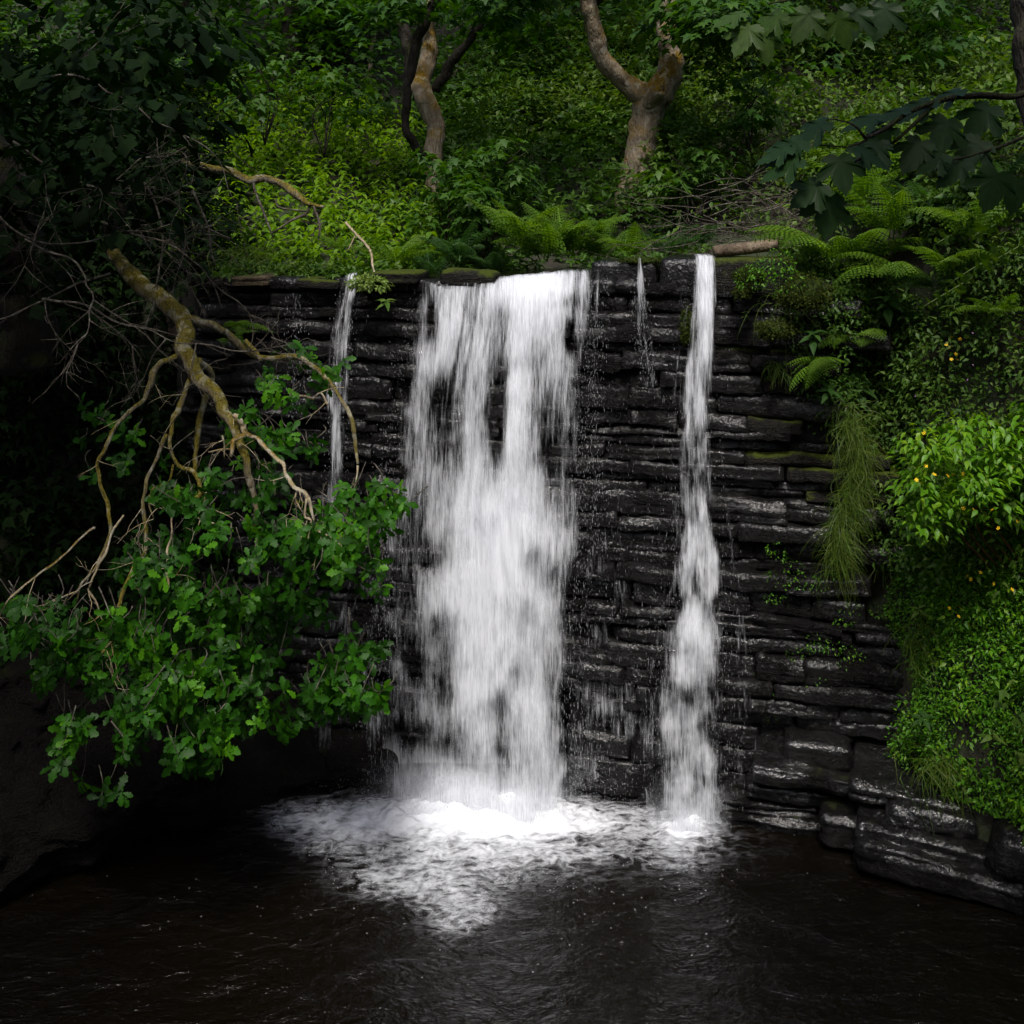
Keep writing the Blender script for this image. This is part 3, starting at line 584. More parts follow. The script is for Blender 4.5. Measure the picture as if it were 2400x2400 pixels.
sheet('water_sheet', wr, RVv, RLu, RRu, 0.62, 0.8, 0.40, RB, 15.3, 56, 240, 0.02, 0.26, 0.06, str_u=38, str_v=5, contrast=1.3, fray=.28)
sheet('water_sheet', wr, RVv, [u + 4 for u in RLu], [u - 4 for u in RRu], 0.62, 1.0, 0.16, RB, 31.3, 56, 240, 0.04, 0.2, 0.07, str_u=30, str_v=6, contrast=1.3, fray=.28)
sheet('spray_veil', wr, RVv, [u + 18 for u in RRu], [u + 4 for u in [1690, 1692, 1690, 1690, 1690, 1700, 1720, 1750, 1765, 1775, 1780]], 0.45, 0.8, -0.06, [(1690, 1700, 60, 300, .34)], 71.0, 50, 160, 0.03, 0.3, 0.03, str_u=80, str_v=9)
sheet('spray_veil', wr, RVv, [u - 30 for u in RLu], [u + 14 for u in RLu], 0.5, 0.9, -0.04, [(1560, 1600, 60, 300, .36), (1600, 1180, 30, 60, .3)], 73.0, 44, 160, 0.03, 0.3, 0.03, str_u=80, str_v=9)
mist(wr, 1470, 1760, .75, 9.12, 3.0, .55); mist(wr, 1490, 1740, .4, 9.0, 9.0, .6)
dp, s = fall_drops(900, RVv, RLu, RRu, 26, 5, push=0.55, side=1); g = np.random.default_rng(6)
drops('droplets', wr, dp, g.uniform(.0008, .002, len(dp)), g.uniform(4, 14, len(dp)) * (.4 + s))
def small_fall(label, lv, lu, ru, base, bl, seed, push=0.35, nd=300, spread=10, nu=36):
    e = empty('trickle', P((lu[-1] + ru[-1]) / 2, lv[-1], 9.8), label, 'trickle')
    zb = float(CH - (lv[-1] - HZ) / CF * 9.75)
    sheet('water_sheet', e, lv, lu, ru, push, 0.9, base, bl, seed, nu, 200, 0.01, 0.3, 0.03, zbot=zb, str_u=70, str_v=6, contrast=1.3, fray=.5)
    if nd:
        g = np.random.default_rng(int(seed * 10)); v = g.uniform(lv[0], lv[-1], nd); u = (np.interp(v, lv, lu) + np.interp(v, lv, ru)) / 2 + g.normal(0, spread, nd)
        x0 = (u - 1200) / CF * 9.8; y = wall_y(x0, 3) - g.uniform(0.05, 0.15, nd); p = np.stack([(u - 1200) / CF * y, y, CH - (v - HZ) / CF * y], -1)
        drops('droplets', e, p, g.uniform(.0008, .0022, nd), g.uniform(3, 12, nd))
small_fall('thin stream spilling over the left part of the weir behind the oak branch', [690, 760, 830, 950, 1060, 1150, 1260], [804, 784, 768, 762, 760, 754, 746], [842, 836, 826, 816, 818, 820, 812], 0.40,
           [(822, 720, 14, 60, .35), (785, 1010, 16, 60, .35), (790, 880, 20, 60, -.2)], 41.0, 0.40, 700, 16)
small_fall('short grey trickle between the main fall and the right ribbon', [655, 720, 780, 840, 900], [1494, 1484, 1480, 1490, 1512], [1504, 1518, 1528, 1536, 1534], 0.16, [(1500, 700, 8, 40, .45), (1526, 800, 6, 50, .4), (1530, 860, 4, 40, .4)], 47.0, 0.3, 350, 14)
small_fall('faint dribble at the far left of the weir', [690, 760, 830, 900, 980], [668, 672, 676, 680, 678], [706, 704, 708, 706, 706], -0.05, [(700, 700, 10, 20, .4), (690, 960, 8, 30, .4)], 53.0, 0.12, 260, 14)
small_fall('faint dribble beside the right edge of the main waterfall', [660, 800, 950, 1150, 1300], [1390, 1378, 1376, 1378, 1372], [1412, 1406, 1404, 1408, 1404], -0.02, [(1400, 740, 10, 60, .3), (1398, 1150, 8, 30, .5)], 59.0, 0.12, 600, 16)
# drops bursting off the ledges in front of the dark stone and over the lower falls
g = np.random.default_rng(77)
def veil(name, label, n, u0, u1, v0, v1, dmin, dmax, smin=.0006, smax=.0017, pw=1.0, fn=None):
    u = g.uniform(u0, u1, n); v = v0 + (v1 - v0) * g.uniform(0, 1, n) ** pw
    if fn is not None:
        k = g.random(n) < fn(u, v); u, v = u[k], v[k]
    x0 = (u - 1200) / CF * 9.6; z0 = CH - (v - HZ) / CF * 9.6; y = wall_y(x0, z0) - g.uniform(dmin, dmax, len(u))
    p = np.stack([(u - 1200) / CF * y, y, CH - (v - HZ) / CF * y], -1); p = p[p[:, 2] > 0.02]
    o = drops(name, None, p, g.uniform(smin, smax, len(p)), g.uniform(5, 18, len(p))); o['label'] = label; o['category'] = 'spray'
veil('spray', 'fine falling spray in front of the stone between the two waterfalls', 1100, 1330, 1600, 900, 1900, 0.05, 0.35, pw=.75)
veil('spray', 'fine falling spray right of the narrow ribbon waterfall', 500, 1670, 1800, 1400, 1900, 0.05, 0.3, pw=.8, fn=lambda u, v: np.exp(-((u - 1670) / 55) ** 2))
veil('spray', 'fine falling spray left of the main waterfall under the oak leaves', 1000, 640, 930, 1200, 1860, 0.1, 0.5, pw=.7, fn=lambda u, v: .2 + .8 * np.exp(-((u - 930) / 110) ** 2))

# foam on the pool
gx = np.linspace(-3.1, 2.9, 360); gy = np.linspace(6.6, 10.1, 215); X, Y = np.meshgrid(gx, gy)
U, Vv = to_uv(np.stack([X, Y, 0 * X], -1))
FB = [(1150, 1915, 190, 50, 1.15), (900, 1920, 200, 38, .66), (1400, 1932, 230, 40, .5), (1610, 1945, 60, 36, .65), (1080, 1995, 230, 50, .46), (1040, 2070, 170, 50, .38), (1080, 2140, 90, 45, .30), (1590, 2000, 70, 50, .25),
      (800, 1960, 120, 35, .42), (1330, 2000, 150, 30, .3), (700, 1930, 60, 22, .25), (1700, 2000, 160, 60, .12), (680, 1860, 240, 60, .13), (1380, 2060, 200, 60, .10), (900, 2060, 160, 60, .12), (1060, 2200, 120, 60, .1)]
w = fbm(pxyz(X * 5, Y * 9, 0 * X + 5), 4, .6) - .5; w3 = fbm(pxyz(X * 1.6 + 9, Y * 2.2, 0 * X + 5), 3, .6) - .5
d = blobs(U, Vv, FB); cal = np.clip(1.25 - d, .15, 1); d = np.where(d > .03, d + (.5 * w + .35 * w3) * np.clip(d * 2, 0, 1) * cal, d)
turb = np.clip(blobs(U, Vv, FB), 0, 1.2)
Zf = wave(X, Y) + 0.008 + np.clip(turb, 0, 1) * (fbm(pxyz(X * 8, Y * 8, 0 * X), 4, .6) - .35) * 0.11 + 0.10 * blobs(U, Vv, [(1140, 1895, 220, 30, 1), (1610, 1935, 60, 22, .7)])
keep = (d > .03); n1, n2 = X.shape
i = (np.arange(n1 - 1)[:, None] * n2 + np.arange(n2 - 1)[None]).ravel(); q = np.stack([i, i + 1, i + n2 + 1, i + n2], -1); q = q[keep.ravel()[q].any(1)]
us, inv = np.unique(q, return_inverse=True); q = inv.reshape(-1, 4)
fo = ob('foam', mesh('foam', np.stack([X, Y, Zf], -1).reshape(-1, 3)[us], [q], M['foam'], dens=np.clip(d, 0, 1.3).ravel()[us]), label='white churned foam spreading on the pool below the falls', cat='foam', kind='stuff')
g = np.random.default_rng(9); n = 3200
uu = np.concatenate([g.normal(1130, 150, n), g.normal(1610, 40, 600)]); yy = np.concatenate([g.normal(9.3, .10, n), g.normal(9.05, .07, 600)])
p = np.stack([(uu - 1200) / CF * yy, yy, np.abs(g.normal(0, .16, len(uu))) + .05], -1)
o = drops('splash', None, p, g.uniform(.001, .003, len(p)), g.uniform(.8, 2.5, len(p))); o['label'] = 'splashing drops thrown up where the falls hit the pool'; o['category'] = 'splash'

n = 900; u_ = g.normal(1200, 330, n); v_ = 1950 + np.abs(g.normal(0, 110, n)); d_ = CF * CH / (v_ - HZ); p = np.stack([(u_ - 1200) / CF * d_, d_, 0 * d_], -1); p[:, 2] = wave(p[:, 0], p[:, 1]) + .012
p = p[fbm(pxyz(p[:, 0] * 2.2, p[:, 1] * 3, 0 * d_ + 3), 3) > .5]
o = drops('froth_flecks', None, p, g.uniform(.002, .008, len(p)), g.uniform(.3, .6, len(p))); o['label'] = 'scattered flecks of froth drifting on the dark pool'; o['category'] = 'froth'
# ------------------------------------------------------------------ leaf shapes
def fan(outline, zf=None):
    V = np.array([(0, 0.0)] + outline, float); z = np.zeros(len(V)) if zf is None else zf(V[:, 0], V[:, 1])
    n = len(outline); F = np.array([(0, i, i + 1) for i in range(1, n)]); return np.concatenate([V, z[:, None]], 1), F
def ribbed(half, fold=0.25, droop=0.25):
    """leaf from a half outline [(x,y)...] mirrored about a folded midrib"""
    h = np.array(half, float); rib = np.stack([np.zeros(len(h)), h[:, 1]], -1)
    rib[0, 1] = 0; rib[-1] = h[-1]
    V2 = np.concatenate([rib, h, h * [-1, 1]]); n = len(h)
    z = np.abs(V2[:, 0]) * fold - droop * V2[:, 1] ** 2
    F = []
    for i in range(n - 1):
        F += [(i, n + i, n + i + 1), (i, n + i + 1, i + 1), (i, 2 * n + i + 1, 2 * n + i), (i, i + 1, 2 * n + i + 1)]
    F = [f for f in F if len({tuple(np.round(V2[k], 5)) for k in f}) == 3]
    return np.concatenate([V2, z[:, None]], 1), np.array(F)
OVAL = ribbed([(0, 0), (.24, .38), (.0, 1)], .3, .25)
OVAL2 = ribbed([(0.02, 0), (.2, .25), (.22, .5), (0, 1)], .3, .35)
SERR = ribbed([(0.02, 0), (.2, .16), (.23, .34), (.17, .6), (0, 1)], .3, .35)
OAK = ribbed([(.02, .0), (.13, .2), (.08, .28), (.24, .42), (.15, .52), (.30, .68), (.19, .78), (.16, .92), (0, 1)], .22, .32)
def maple_outline(teeth=True):
    pts = [(0, 0), (.16, -.1), (.34, -.06), (.30, .06), (.56, .12), (.40, .26), (.62, .46), (.38, .46), (.30, .42), (.26, .62), (.14, .72), (0, 1.0)]
    left = [(-x, y) for x, y in pts[::-1][1:]]; return pts + left
def mk_maple():
    o = maple_outline(); V = np.array([(0, .15)] + o, float)
    z = -0.35 * (V[:, 1] - .1) ** 2 - .25 * np.abs(V[:, 0]) ** 1.5 + .03 * np.sin(V[:, 0] * 14)
    n = len(o); F = np.array([(0, i, i + 1) for i in range(1, n)]); return np.concatenate([V, z[:, None]], 1), F
MAPLE = mk_maple()
def mk_maple_lo():
    h = [(.30, -.06), (.22, .2), (.6, .46), (.25, .45), (0, 1.0)]; o = [(0, 0)] + h + [(-x, y) for x, y in h[::-1][1:]]
    V = np.array([(0, .2)] + o, float); z = -0.35 * (V[:, 1] - .1) ** 2 - .25 * np.abs(V[:, 0]) ** 1.5; n = len(o)
    return np.concatenate([V, z[:, None]], 1), np.array([(0, i, i % n + 1) for i in range(1, n + 1)])
MAPLE_LO = mk_maple_lo()
_v = np.array([(0, 0, 0), (.5, .3, -.1), (.2, .45, 0), (0, 1, -.3), (-.2, .45, 0), (-.5, .3, -.1)], float)
IVY = (_v, np.array([(0, 1, 2), (0, 2, 3), (0, 3, 4), (0, 4, 5)]))
OAK_LO = ribbed([(.03, .0), (.2, .33), (.13, .44), (.29, .7), (0, 1)], .22, .32)
def mk_sycamore():
    """big five-lobed leaf with toothed edge and folded lobes"""
    half = [(0, 0), (.10, -.09), (.20, -.13), (.26, -.07), (.36, -.08), (.37, .0), (.46, .05), (.40, .10), (.30, .14), (.44, .22), (.50, .24), (.54, .33), (.66, .36), (.62, .44), (.66, .53),
            (.54, .53), (.47, .56), (.38, .50), (.27, .42), (.29, .54), (.25, .60), (.27, .70), (.19, .74), (.17, .84), (.09, .88), (0, 1.02)]
    o = half + [(-x, y) for x, y in half[::-1][1:]]
    V = np.array([(0, .12)] + o, float); ang = np.arctan2(V[:, 0], V[:, 1] - .0); r = np.hypot(V[:, 0], V[:, 1] - .1)
    z = -.22 * r ** 2 + .05 * np.cos(ang * 5.2) * r - .05 * r ** 3
    n = len(o); F = np.array([(0, i, i + 1) for i in range(1, n)]); return np.concatenate([V, z[:, None]], 1), F
SYC = mk_sycamore()
def tri_leaf():
    V, F = OVAL; Vs, Fs = [], []
    for k, (a, s) in enumerate(((0, 1), (1.25, .85), (-1.25, .85))):
        c, n = math.cos(a), math.sin(a); W = V.copy() * s; W = np.stack([W[:, 0] * c + W[:, 1] * n, -W[:, 0] * n + W[:, 1] * c, W[:, 2]], -1); W[:, 1] += .12
        Vs.append(W); Fs.append(F + k * len(V))
    return np.concatenate(Vs), np.concatenate(Fs)
TRI = tri_leaf()
def cloud(T, pos, fwd, up, scale, rnd):
    V, F = T; n = len(pos); f = nrm(fwd); x = nrm(np.cross(f, up)); z = np.cross(x, f)
    W = pos[:, None] + scale[:, None, None] * (V[None, :, 0:1] * x[:, None] + V[None, :, 1:2] * f[:, None] + V[None, :, 2:3] * z[:, None])
    return W.reshape(-1, 3), (F[None] + len(V) * np.arange(n)[:, None, None]).reshape(-1, 3), np.repeat(rnd, len(V))
def rv(n, g): return nrm(g.normal(size=(n, 3)))
def leaves(acc, T, pos, outw, size, g, spread=.6, upw=.7, droop=.35, svar=.35, rbase=None):
    n = len(pos); f = nrm(outw + spread * rv(n, g) + np.array([0, 0, -droop])); u = nrm(outw * .5 + np.array([0, 0, upw]) + .45 * rv(n, g))
    sc = size * (1 + svar * g.uniform(-1, 1, n)); r = g.beta(2, 2.4, n) if rbase is None else np.clip(rbase + g.normal(0, .17, n), 0, 1)
    W, F, rr = cloud(T, pos, f, u, sc, r); acc.add(W, F, rr)
def dome(acc, T, c, rad, n, size, g, low=-.25, rb=None, **kw):
    """leaves over the lumpy surface of a bush"""
    d = rv(int(n * 1.6), g); d = d[d[:, 2] > low][:n]; lum = fbm(d * 1.9 + g.uniform(0, 99), 3)
    r = (0.55 + .75 * lum) * g.uniform(.72, 1.03, len(d)); pos = c + d * r[:, None] * np.array(rad)
    leaves(acc, T, pos, d, size, g, rbase=None if rb is None else rb + (lum - .5) * .8, **kw)
def tpts(n, x0, x1, y0, y1, cond, g):
    """points on the ground spread by its surface area"""
    x = g.uniform(x0, x1, n); y = g.uniform(y0, y1, n); nn = ht_n(x, y); z = ht(x, y)
    k = g.random(n) < np.minimum(1, .22 / np.maximum(nn[:, 2], .05)); p = np.stack([x, y, z], -1); U, V_ = to_uv(p); k &= cond(x, y, z, U, V_)
    return p[k], nn[k]

# ------------------------------------------------------------------ undergrowth that reads as one mass
def stuff(name, acc, mat, label, cat): return ob(name, acc.mesh(name, M[mat]), None, label, cat, None, 'stuff')
g = np.random.default_rng(101)
# sunlit nettle bed behind the left half of the weir
A = Acc(); S = Acc(); p, nn = tpts(5200, -5.6, -0.6, 11.7, 16.0, lambda x, y, z, u, v: (u > 380) & (u < 1010) & (z > 4.2), g)
for k, q in enumerate(p):
    h = g.uniform(.22, .52); lean = g.normal(0, .08, 2); m_ = 5
    t = np.linspace(.35, 1, m_); c = q + np.stack([lean[0] * t * h * 3, lean[1] * t * h * 3 - .05 * t, t * h], -1)
    a = g.uniform(0, 6.28) + np.arange(m_) * 1.57; o = np.stack([np.cos(a), np.sin(a), 0 * a + .1], -1)
    leaves(A, OVAL2, np.concatenate([c, c]), np.concatenate([o, -o * [1, 1, -1]]), .105 * (1.1 - .3 * h), g, .3, 1.0, .25)
stuff('nettle_bed', A, 'nettle', 'bright yellow-green nettles filling the bank behind the weir on the left', 'nettles')
# bramble bank in the middle
A = Acc(); p, nn = tpts(1100, -1.2, 2.4, 12.9, 17.5, lambda x, y, z, u, v: (u > 880) & (u < 1620), g)
for q in p[:105]: dome(A, TRI, q + [0, 0, .05], (g.uniform(.4, .75), g.uniform(.35, .6), g.uniform(.4, .85)), 135, .09, g, rb=g.uniform(.25, .65))
for _ in range(60): dome(A, TRI, np.array([g.uniform(-1.6, 2.4), g.uniform(11.6, 12.9), 4.42]), (.28, .22, g.uniform(.15, .4)), 60, .075, g, rb=g.uniform(.2, .6))
stuff('bramble_thicket', A, 'bramble', 'dark green bramble thicket covering the bank between the two big trunks', 'brambles')
# pale shrubs on the right slope
A = Acc(); p, nn = tpts(2400, 1.6, 9.0, 9.4, 18, lambda x, y, z, u, v: (u > 1560) & (u < 2560) & (v < 540) & ((y > 10.8) | (u > 2080)), g)
for q in p[:170]: dome(A, OVAL, q + [0, 0, .1], (g.uniform(.4, .8), g.uniform(.4, .7), g.uniform(.5, 1.0)), 260, .092, g, rb=g.uniform(.3, .8), spread=.8)
stuff('shrub_thicket', A, 'shrub', 'thicket of light green small-leaved shrubs on the right slope', 'shrubs')
# dim understorey higher on the hillside
A = Acc(); p, nn = tpts(2600, -12, 12, 15.5, 27, lambda x, y, z, u, v: (u > -300) & (u < 2700), g)
for q in p[:230]: dome(A, IVY, q + [0, 0, .3], (g.uniform(.8, 1.5), g.uniform(.7, 1.2), g.uniform(.9, 2.0)), 330, .12, g, rb=g.uniform(.1, .9))
stuff('hillside_understorey', A, 'maple', 'dim leafy undergrowth covering the upper hillside', 'undergrowth')
A = Acc(); p, nn = tpts(900, -.6, 3.2, 14.5, 18.5, lambda x, y, z, u, v: (u > 1060) & (u < 1760), g)
for q in p[:46]: dome(A, OVAL, q + [0, 0, .25], (g.uniform(.5, .9), g.uniform(.5, .7), g.uniform(.5, 1.0)), 420, .10, g, rb=g.uniform(.4, .9))
stuff('herb_bank', A, 'shrub', 'pale green herbs and willowherb behind the brambles in the middle of the hillside', 'herbs')
# unseen leaf mass added behind the camera to darken the wet stone's reflections
A = Acc()
for _ in range(260):
    a = g.uniform(-1, 1); q = np.array([a * 15, -7 - 5 * (1 - abs(a)) - g.uniform(0, 3) + 5 * abs(a) ** 3, g.uniform(.5, 11)])
    dome(A, OVAL, q, (1.9, 1.6, 1.7), 34, .7, g, low=-.9, rb=g.uniform(.2, .6))
stuff('added_leaf_backdrop', A, 'maple', 'unseen leaf mass added behind the camera for the wet stone to reflect', 'wood')
# left bank: leaves with shade painted into their colour, ivy, sycamore seedlings
A = Acc(); p, nn = tpts(5200, -8, -2.3, 6.0, 13, lambda x, y, z, u, v: (u > -250) & (u < 520) & (z > 1.1), g)
for q, m_ in zip(p[:150], nn): dome(A, IVY, q + m_ * .1, (g.uniform(.35, .6), g.uniform(.3, .5), g.uniform(.3, .7)), 110, .12, g, low=-.6, rb=g.uniform(.2, .6), droop=.8)
p, nn = tpts(2600, -9, -2.9, 9.5, 16.5, lambda x, y, z, u, v: (u > -250) & (u < 470) & (v < 640), g)
for q, m_ in zip(p[:180], nn): dome(A, IVY, q + m_ * .1, (g.uniform(.5, .8), g.uniform(.4, .7), g.uniform(.5, .9)), 150, .13, g, low=-.5, rb=g.uniform(.1, .6), droop=.8)
p, nn = tpts(9000, -9, -3.6, 3.0, 9.5, lambda x, y, z, u, v: (u < -200) & (u > -2800) & (z > .6), g)
for q, m_ in zip(p[:190], nn): dome(A, IVY, q + m_ * .06, (g.uniform(.3, .6), g.uniform(.3, .5), g.uniform(.3, .5)), 100, .12, g, low=-.6, rb=g.uniform(.1, .6), droop=.8)
stuff('shaded_bank_leaves', A, 'dark', 'broad leaves with shade painted into their colour, hanging over the shaded left bank', 'undergrowth')
# right bank: small-leaved flowering tangle and creeping carpet
A = Acc(); p, nn = tpts(26000, 2.2, 6.0, 6.2, 11.2, lambda x, y, z, u, v: (u > 1840) & (u < 2560) & (z > 2.2) & (v > 430), g)
for _ in range(150):
    u = 1850 + 300 * g.random() ** .7; v = g.uniform(690, 1010); y_ = surf_d(u, v) - .03
    dome(A, OVAL, P(u, v, y_), (g.uniform(.10, .22), .1, g.uniform(.10, .2)), int(26 + 50 * (u - 1850) / 300), .045, g, low=-.7, rb=g.uniform(.1, .5), spread=.9)
hu, hv = to_uv(p); ok = (((hu - 2130) / 120) ** 2 + ((hv - 640) / 90) ** 2 > 1) & ((hv > 640) | (hu > 2200) | (g.random(len(p)) < .35)); p, nn = p[ok], nn[ok]; kk = g.permutation(len(p))[:215]
for q, m_ in zip(p[kk], nn[kk]): dome(A, OVAL, q + m_ * .06, (g.uniform(.16, .34), g.uniform(.15, .3), g.uniform(.15, .34)), 130, .052, g, low=-.6, rb=g.uniform(.2, .7), spread=.9)
p, nn = tpts(9000, 3.3, 8.0, 3.0, 9.5, lambda x, y, z, u, v: (u > 2480) & (u < 5200) & (z > .3), g)
for q, m_ in zip(p[:190], nn): dome(A, IVY, q + m_ * .06, (g.uniform(.3, .55), g.uniform(.25, .5), g.uniform(.25, .5)), 110, .10, g, low=-.6, rb=g.uniform(.1, .6), droop=.8)
stuff('bank_herbs', A, 'shrub', 'tangle of small-leaved herbs with tiny pink flowers on the right bank', 'herbs')
A = Acc(); p, nn = tpts(420000, 2.7, 5.2, 6.6, 9.7, lambda x, y, z, u, v: (u > 2120 + 30 * np.sin(v / 60.)) & (u < 2560) & (z > .55) & (z < 3.0), g)
k = np.arange(len(p)); k = k[g.permutation(len(k))[:36000]]
k = k[fbm(p[k] * 3.2, 3) + .25 * g.random(len(k)) > .5]
leaves(A, OVAL, p[k] + nn[k] * g.uniform(.0, .09, len(k))[:, None], nn[k], .028, g, 1.0, .6, .5, rbase=.5)
for q, m_ in zip(p[::max(1, len(p) // 150)][:150], nn[::max(1, len(p) // 150)]): dome(A, OVAL, q + m_ * .04, tuple(g.uniform(.06, .19, 3)), 50, g.uniform(.028, .055), g, low=-.7, rb=g.uniform(.4, .8), spread=.9)
stuff('creeper_carpet', A, 'carpet', 'vivid green carpet of tiny round leaves cascading down the right bank', 'creeper')

# ------------------------------------------------------------------ ferns
def frond(name, Lf, seed, mat, arch=.5, wid=.2):
    g = np.random.default_rng(seed); n = 20; V, F, r = [], [], []
    t = np.linspace(0, 1, n + 1); ang = 1.05 - arch * 2.0 * t ** 1.3
    dy = np.cos(ang) / n * Lf; dz = np.sin(ang) / n * Lf; ry = np.cumsum(dy) - dy[0]; rz = np.cumsum(dz) - dz[0]; rx = .05 * Lf * np.sin(t * 3 + seed)
    k = 0
    def put(v, f):
        nonlocal k
        V.append(v); F.append(f + k); k += len(v)
    w = np.linspace(.006, .001, n + 1)
    rib = np.concatenate([np.stack([rx - w, ry, rz], -1), np.stack([rx + w, ry, rz], -1)]); i = np.arange(n)
    put(rib, np.concatenate([np.stack([i, n + 1 + i, n + 2 + i], -1), np.stack([i, n + 2 + i, i + 1], -1)]))
    for j in range(3, n + 1):
        tt = t[j]; pl = wid * Lf * (min(1, (tt - .05) / .22) ** .8) * (1 - tt) ** .75 * 1.5 + .008
        tang = np.array([0, math.cos(ang[j]), math.sin(ang[j])])
        for s in (-1, 1):
            d = np.array([s, 0, 0]) * .9 + tang * (.42 + .1 * g.random()) + np.array([0, 0, -.18 - .15 * g.random()]); d /= np.linalg.norm(d)
            b = np.array([rx[j], ry[j], rz[j]]); side = np.cross(d, np.cross(tang, d)); side /= np.linalg.norm(side)
            m_ = 5; q = np.linspace(0, 1, m_ + 1); ww = .030 * Lf / .75 * (1 - q ** 1.6) * min(1, pl / .08) + .0015
            dr = np.array([0, 0, -1.]) * (q ** 2 * pl * .25)[:, None]; rb = b + d * (q * pl)[:, None] + dr; vv = [rb]; ff = []
            for sd2 in (1, -1):
                tip = b + d * ((q[:-1] + .75 / m_) * pl)[:, None] + side * (sd2 * ww[:-1])[:, None] + dr[:-1]; o = (m_ + 1) + (0 if sd2 == 1 else m_)
                vv.append(tip); ff += [(a, o + a, a + 1) for a in range(m_)]
            put(np.concatenate(vv), np.array(ff))
    V = np.concatenate(V); return mesh(name, V, [np.concatenate(F)], M[mat], rnd=np.clip(.5 + .25 * np.sin(V[:, 1] * 9 + seed) , 0, 1))
FR = {k: [frond('frond', .62, 3 + i + (50 if k == 'fern_dark' else 0), k, .42 + .1 * i) for i in range(4)] for k in ('fern', 'fern_dark')}
def fern(u, v, size, n, label, mat='fern', d=None, lean=0.0, tilt=None, group=None, az0=None, spread=6.28, seed=0):
    b = ground(u, v) if d is None else P(u, v, d); rr = random.Random(int(u * 7 + v + seed))
    e = empty('fern', b, label, 'fern', group)
    a0 = rr.uniform(0, 6.28) if az0 is None else az0 - spread / 2
    for k in range(n):
        a = a0 + spread * (k + rr.uniform(-.3, .3)) / n; s = size * rr.uniform(.75, 1.15) / .62
        o = ob('frond', rr.choice(FR[mat]), e, rot=((rr.uniform(-.25, .2) + lean if tilt is None else tilt + rr.uniform(-.2, .2)), rr.uniform(-.25, .25), a), scale=s)
    return e
# fronds point along local +Y; az pi/2 turns them to -X, pi towards the camera
fl = [(930, 612, .42, 7, 'fern leaning over the moss-topped flat stone left of the main fall', 'fern'),
      (1010, 640, .36, 7, 'low dark fern just behind the dark rounded stone on the lip', 'fern_dark'),
      (1075, 600, .42, 8, 'dark spreading fern behind the left side of the main fall', 'fern_dark'),
      (1150, 628, .36, 7, 'small fern drooping to the water where the main fall begins', 'fern_dark'),
      (1210, 560, .60, 9, 'tall pale fern standing behind the middle of the main fall', 'fern'),
      (1275, 600, .55, 9, 'bright fern fringing the stream behind the main fall', 'fern'),
      (1340, 590, .58, 9, 'wide bright fern behind the right side of the main fall', 'fern'),
      (1400, 600, .45, 8, 'fern at the stream bank left of the stone hump on the lip', 'fern'),
      (1470, 590, .42, 8, 'fern above the stone hump on the lip', 'fern'),
      (1560, 590, .36, 7, 'small fern left of the fallen log', 'fern_dark'),
      (1640, 570, .34, 7, 'small dark fern under the pile of dead twigs', 'fern_dark'),
      (640, 612, .30, 6, 'little sunlit fern at the back of the left rocks', 'fern'),
      (890, 560, .40, 7, 'fern at the right edge of the sunlit nettles', 'fern'),
      (800, 590, .34, 6, 'fern in front of the sunlit nettles', 'fern'),
      (1320, 350, .6, 8, 'fern high on the bank left of the forked trunk', 'fern'),
      (1400, 300, .6, 8, 'fern on the bank beside the fork of the right tree', 'fern_dark'),
      (310, 730, .42, 6, 'shaded fern left of the mossy oak limb', 'fern_dark'),
      (60, 1290, .5, 6, 'dim fern on the dark left bank beside the picture edge', 'fern_dark'),
      (190, 1210, .45, 6, 'dim fern behind the pale oak branches', 'fern_dark')]
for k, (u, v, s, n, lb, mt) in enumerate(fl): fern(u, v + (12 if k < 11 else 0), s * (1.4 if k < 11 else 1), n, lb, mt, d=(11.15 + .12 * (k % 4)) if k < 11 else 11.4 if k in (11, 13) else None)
fern(545, 770, .42, 4, 'pale fern hanging beside the fork of the mossy oak limb', 'fern', d=9.3, az0=-2.2, spread=1.8, tilt=-.5)
fern(525, 800, .30, 4, 'small bright fern under the mossy side branch of the oak', 'fern', d=9.0, az0=-2.0, spread=1.6, tilt=-.5)
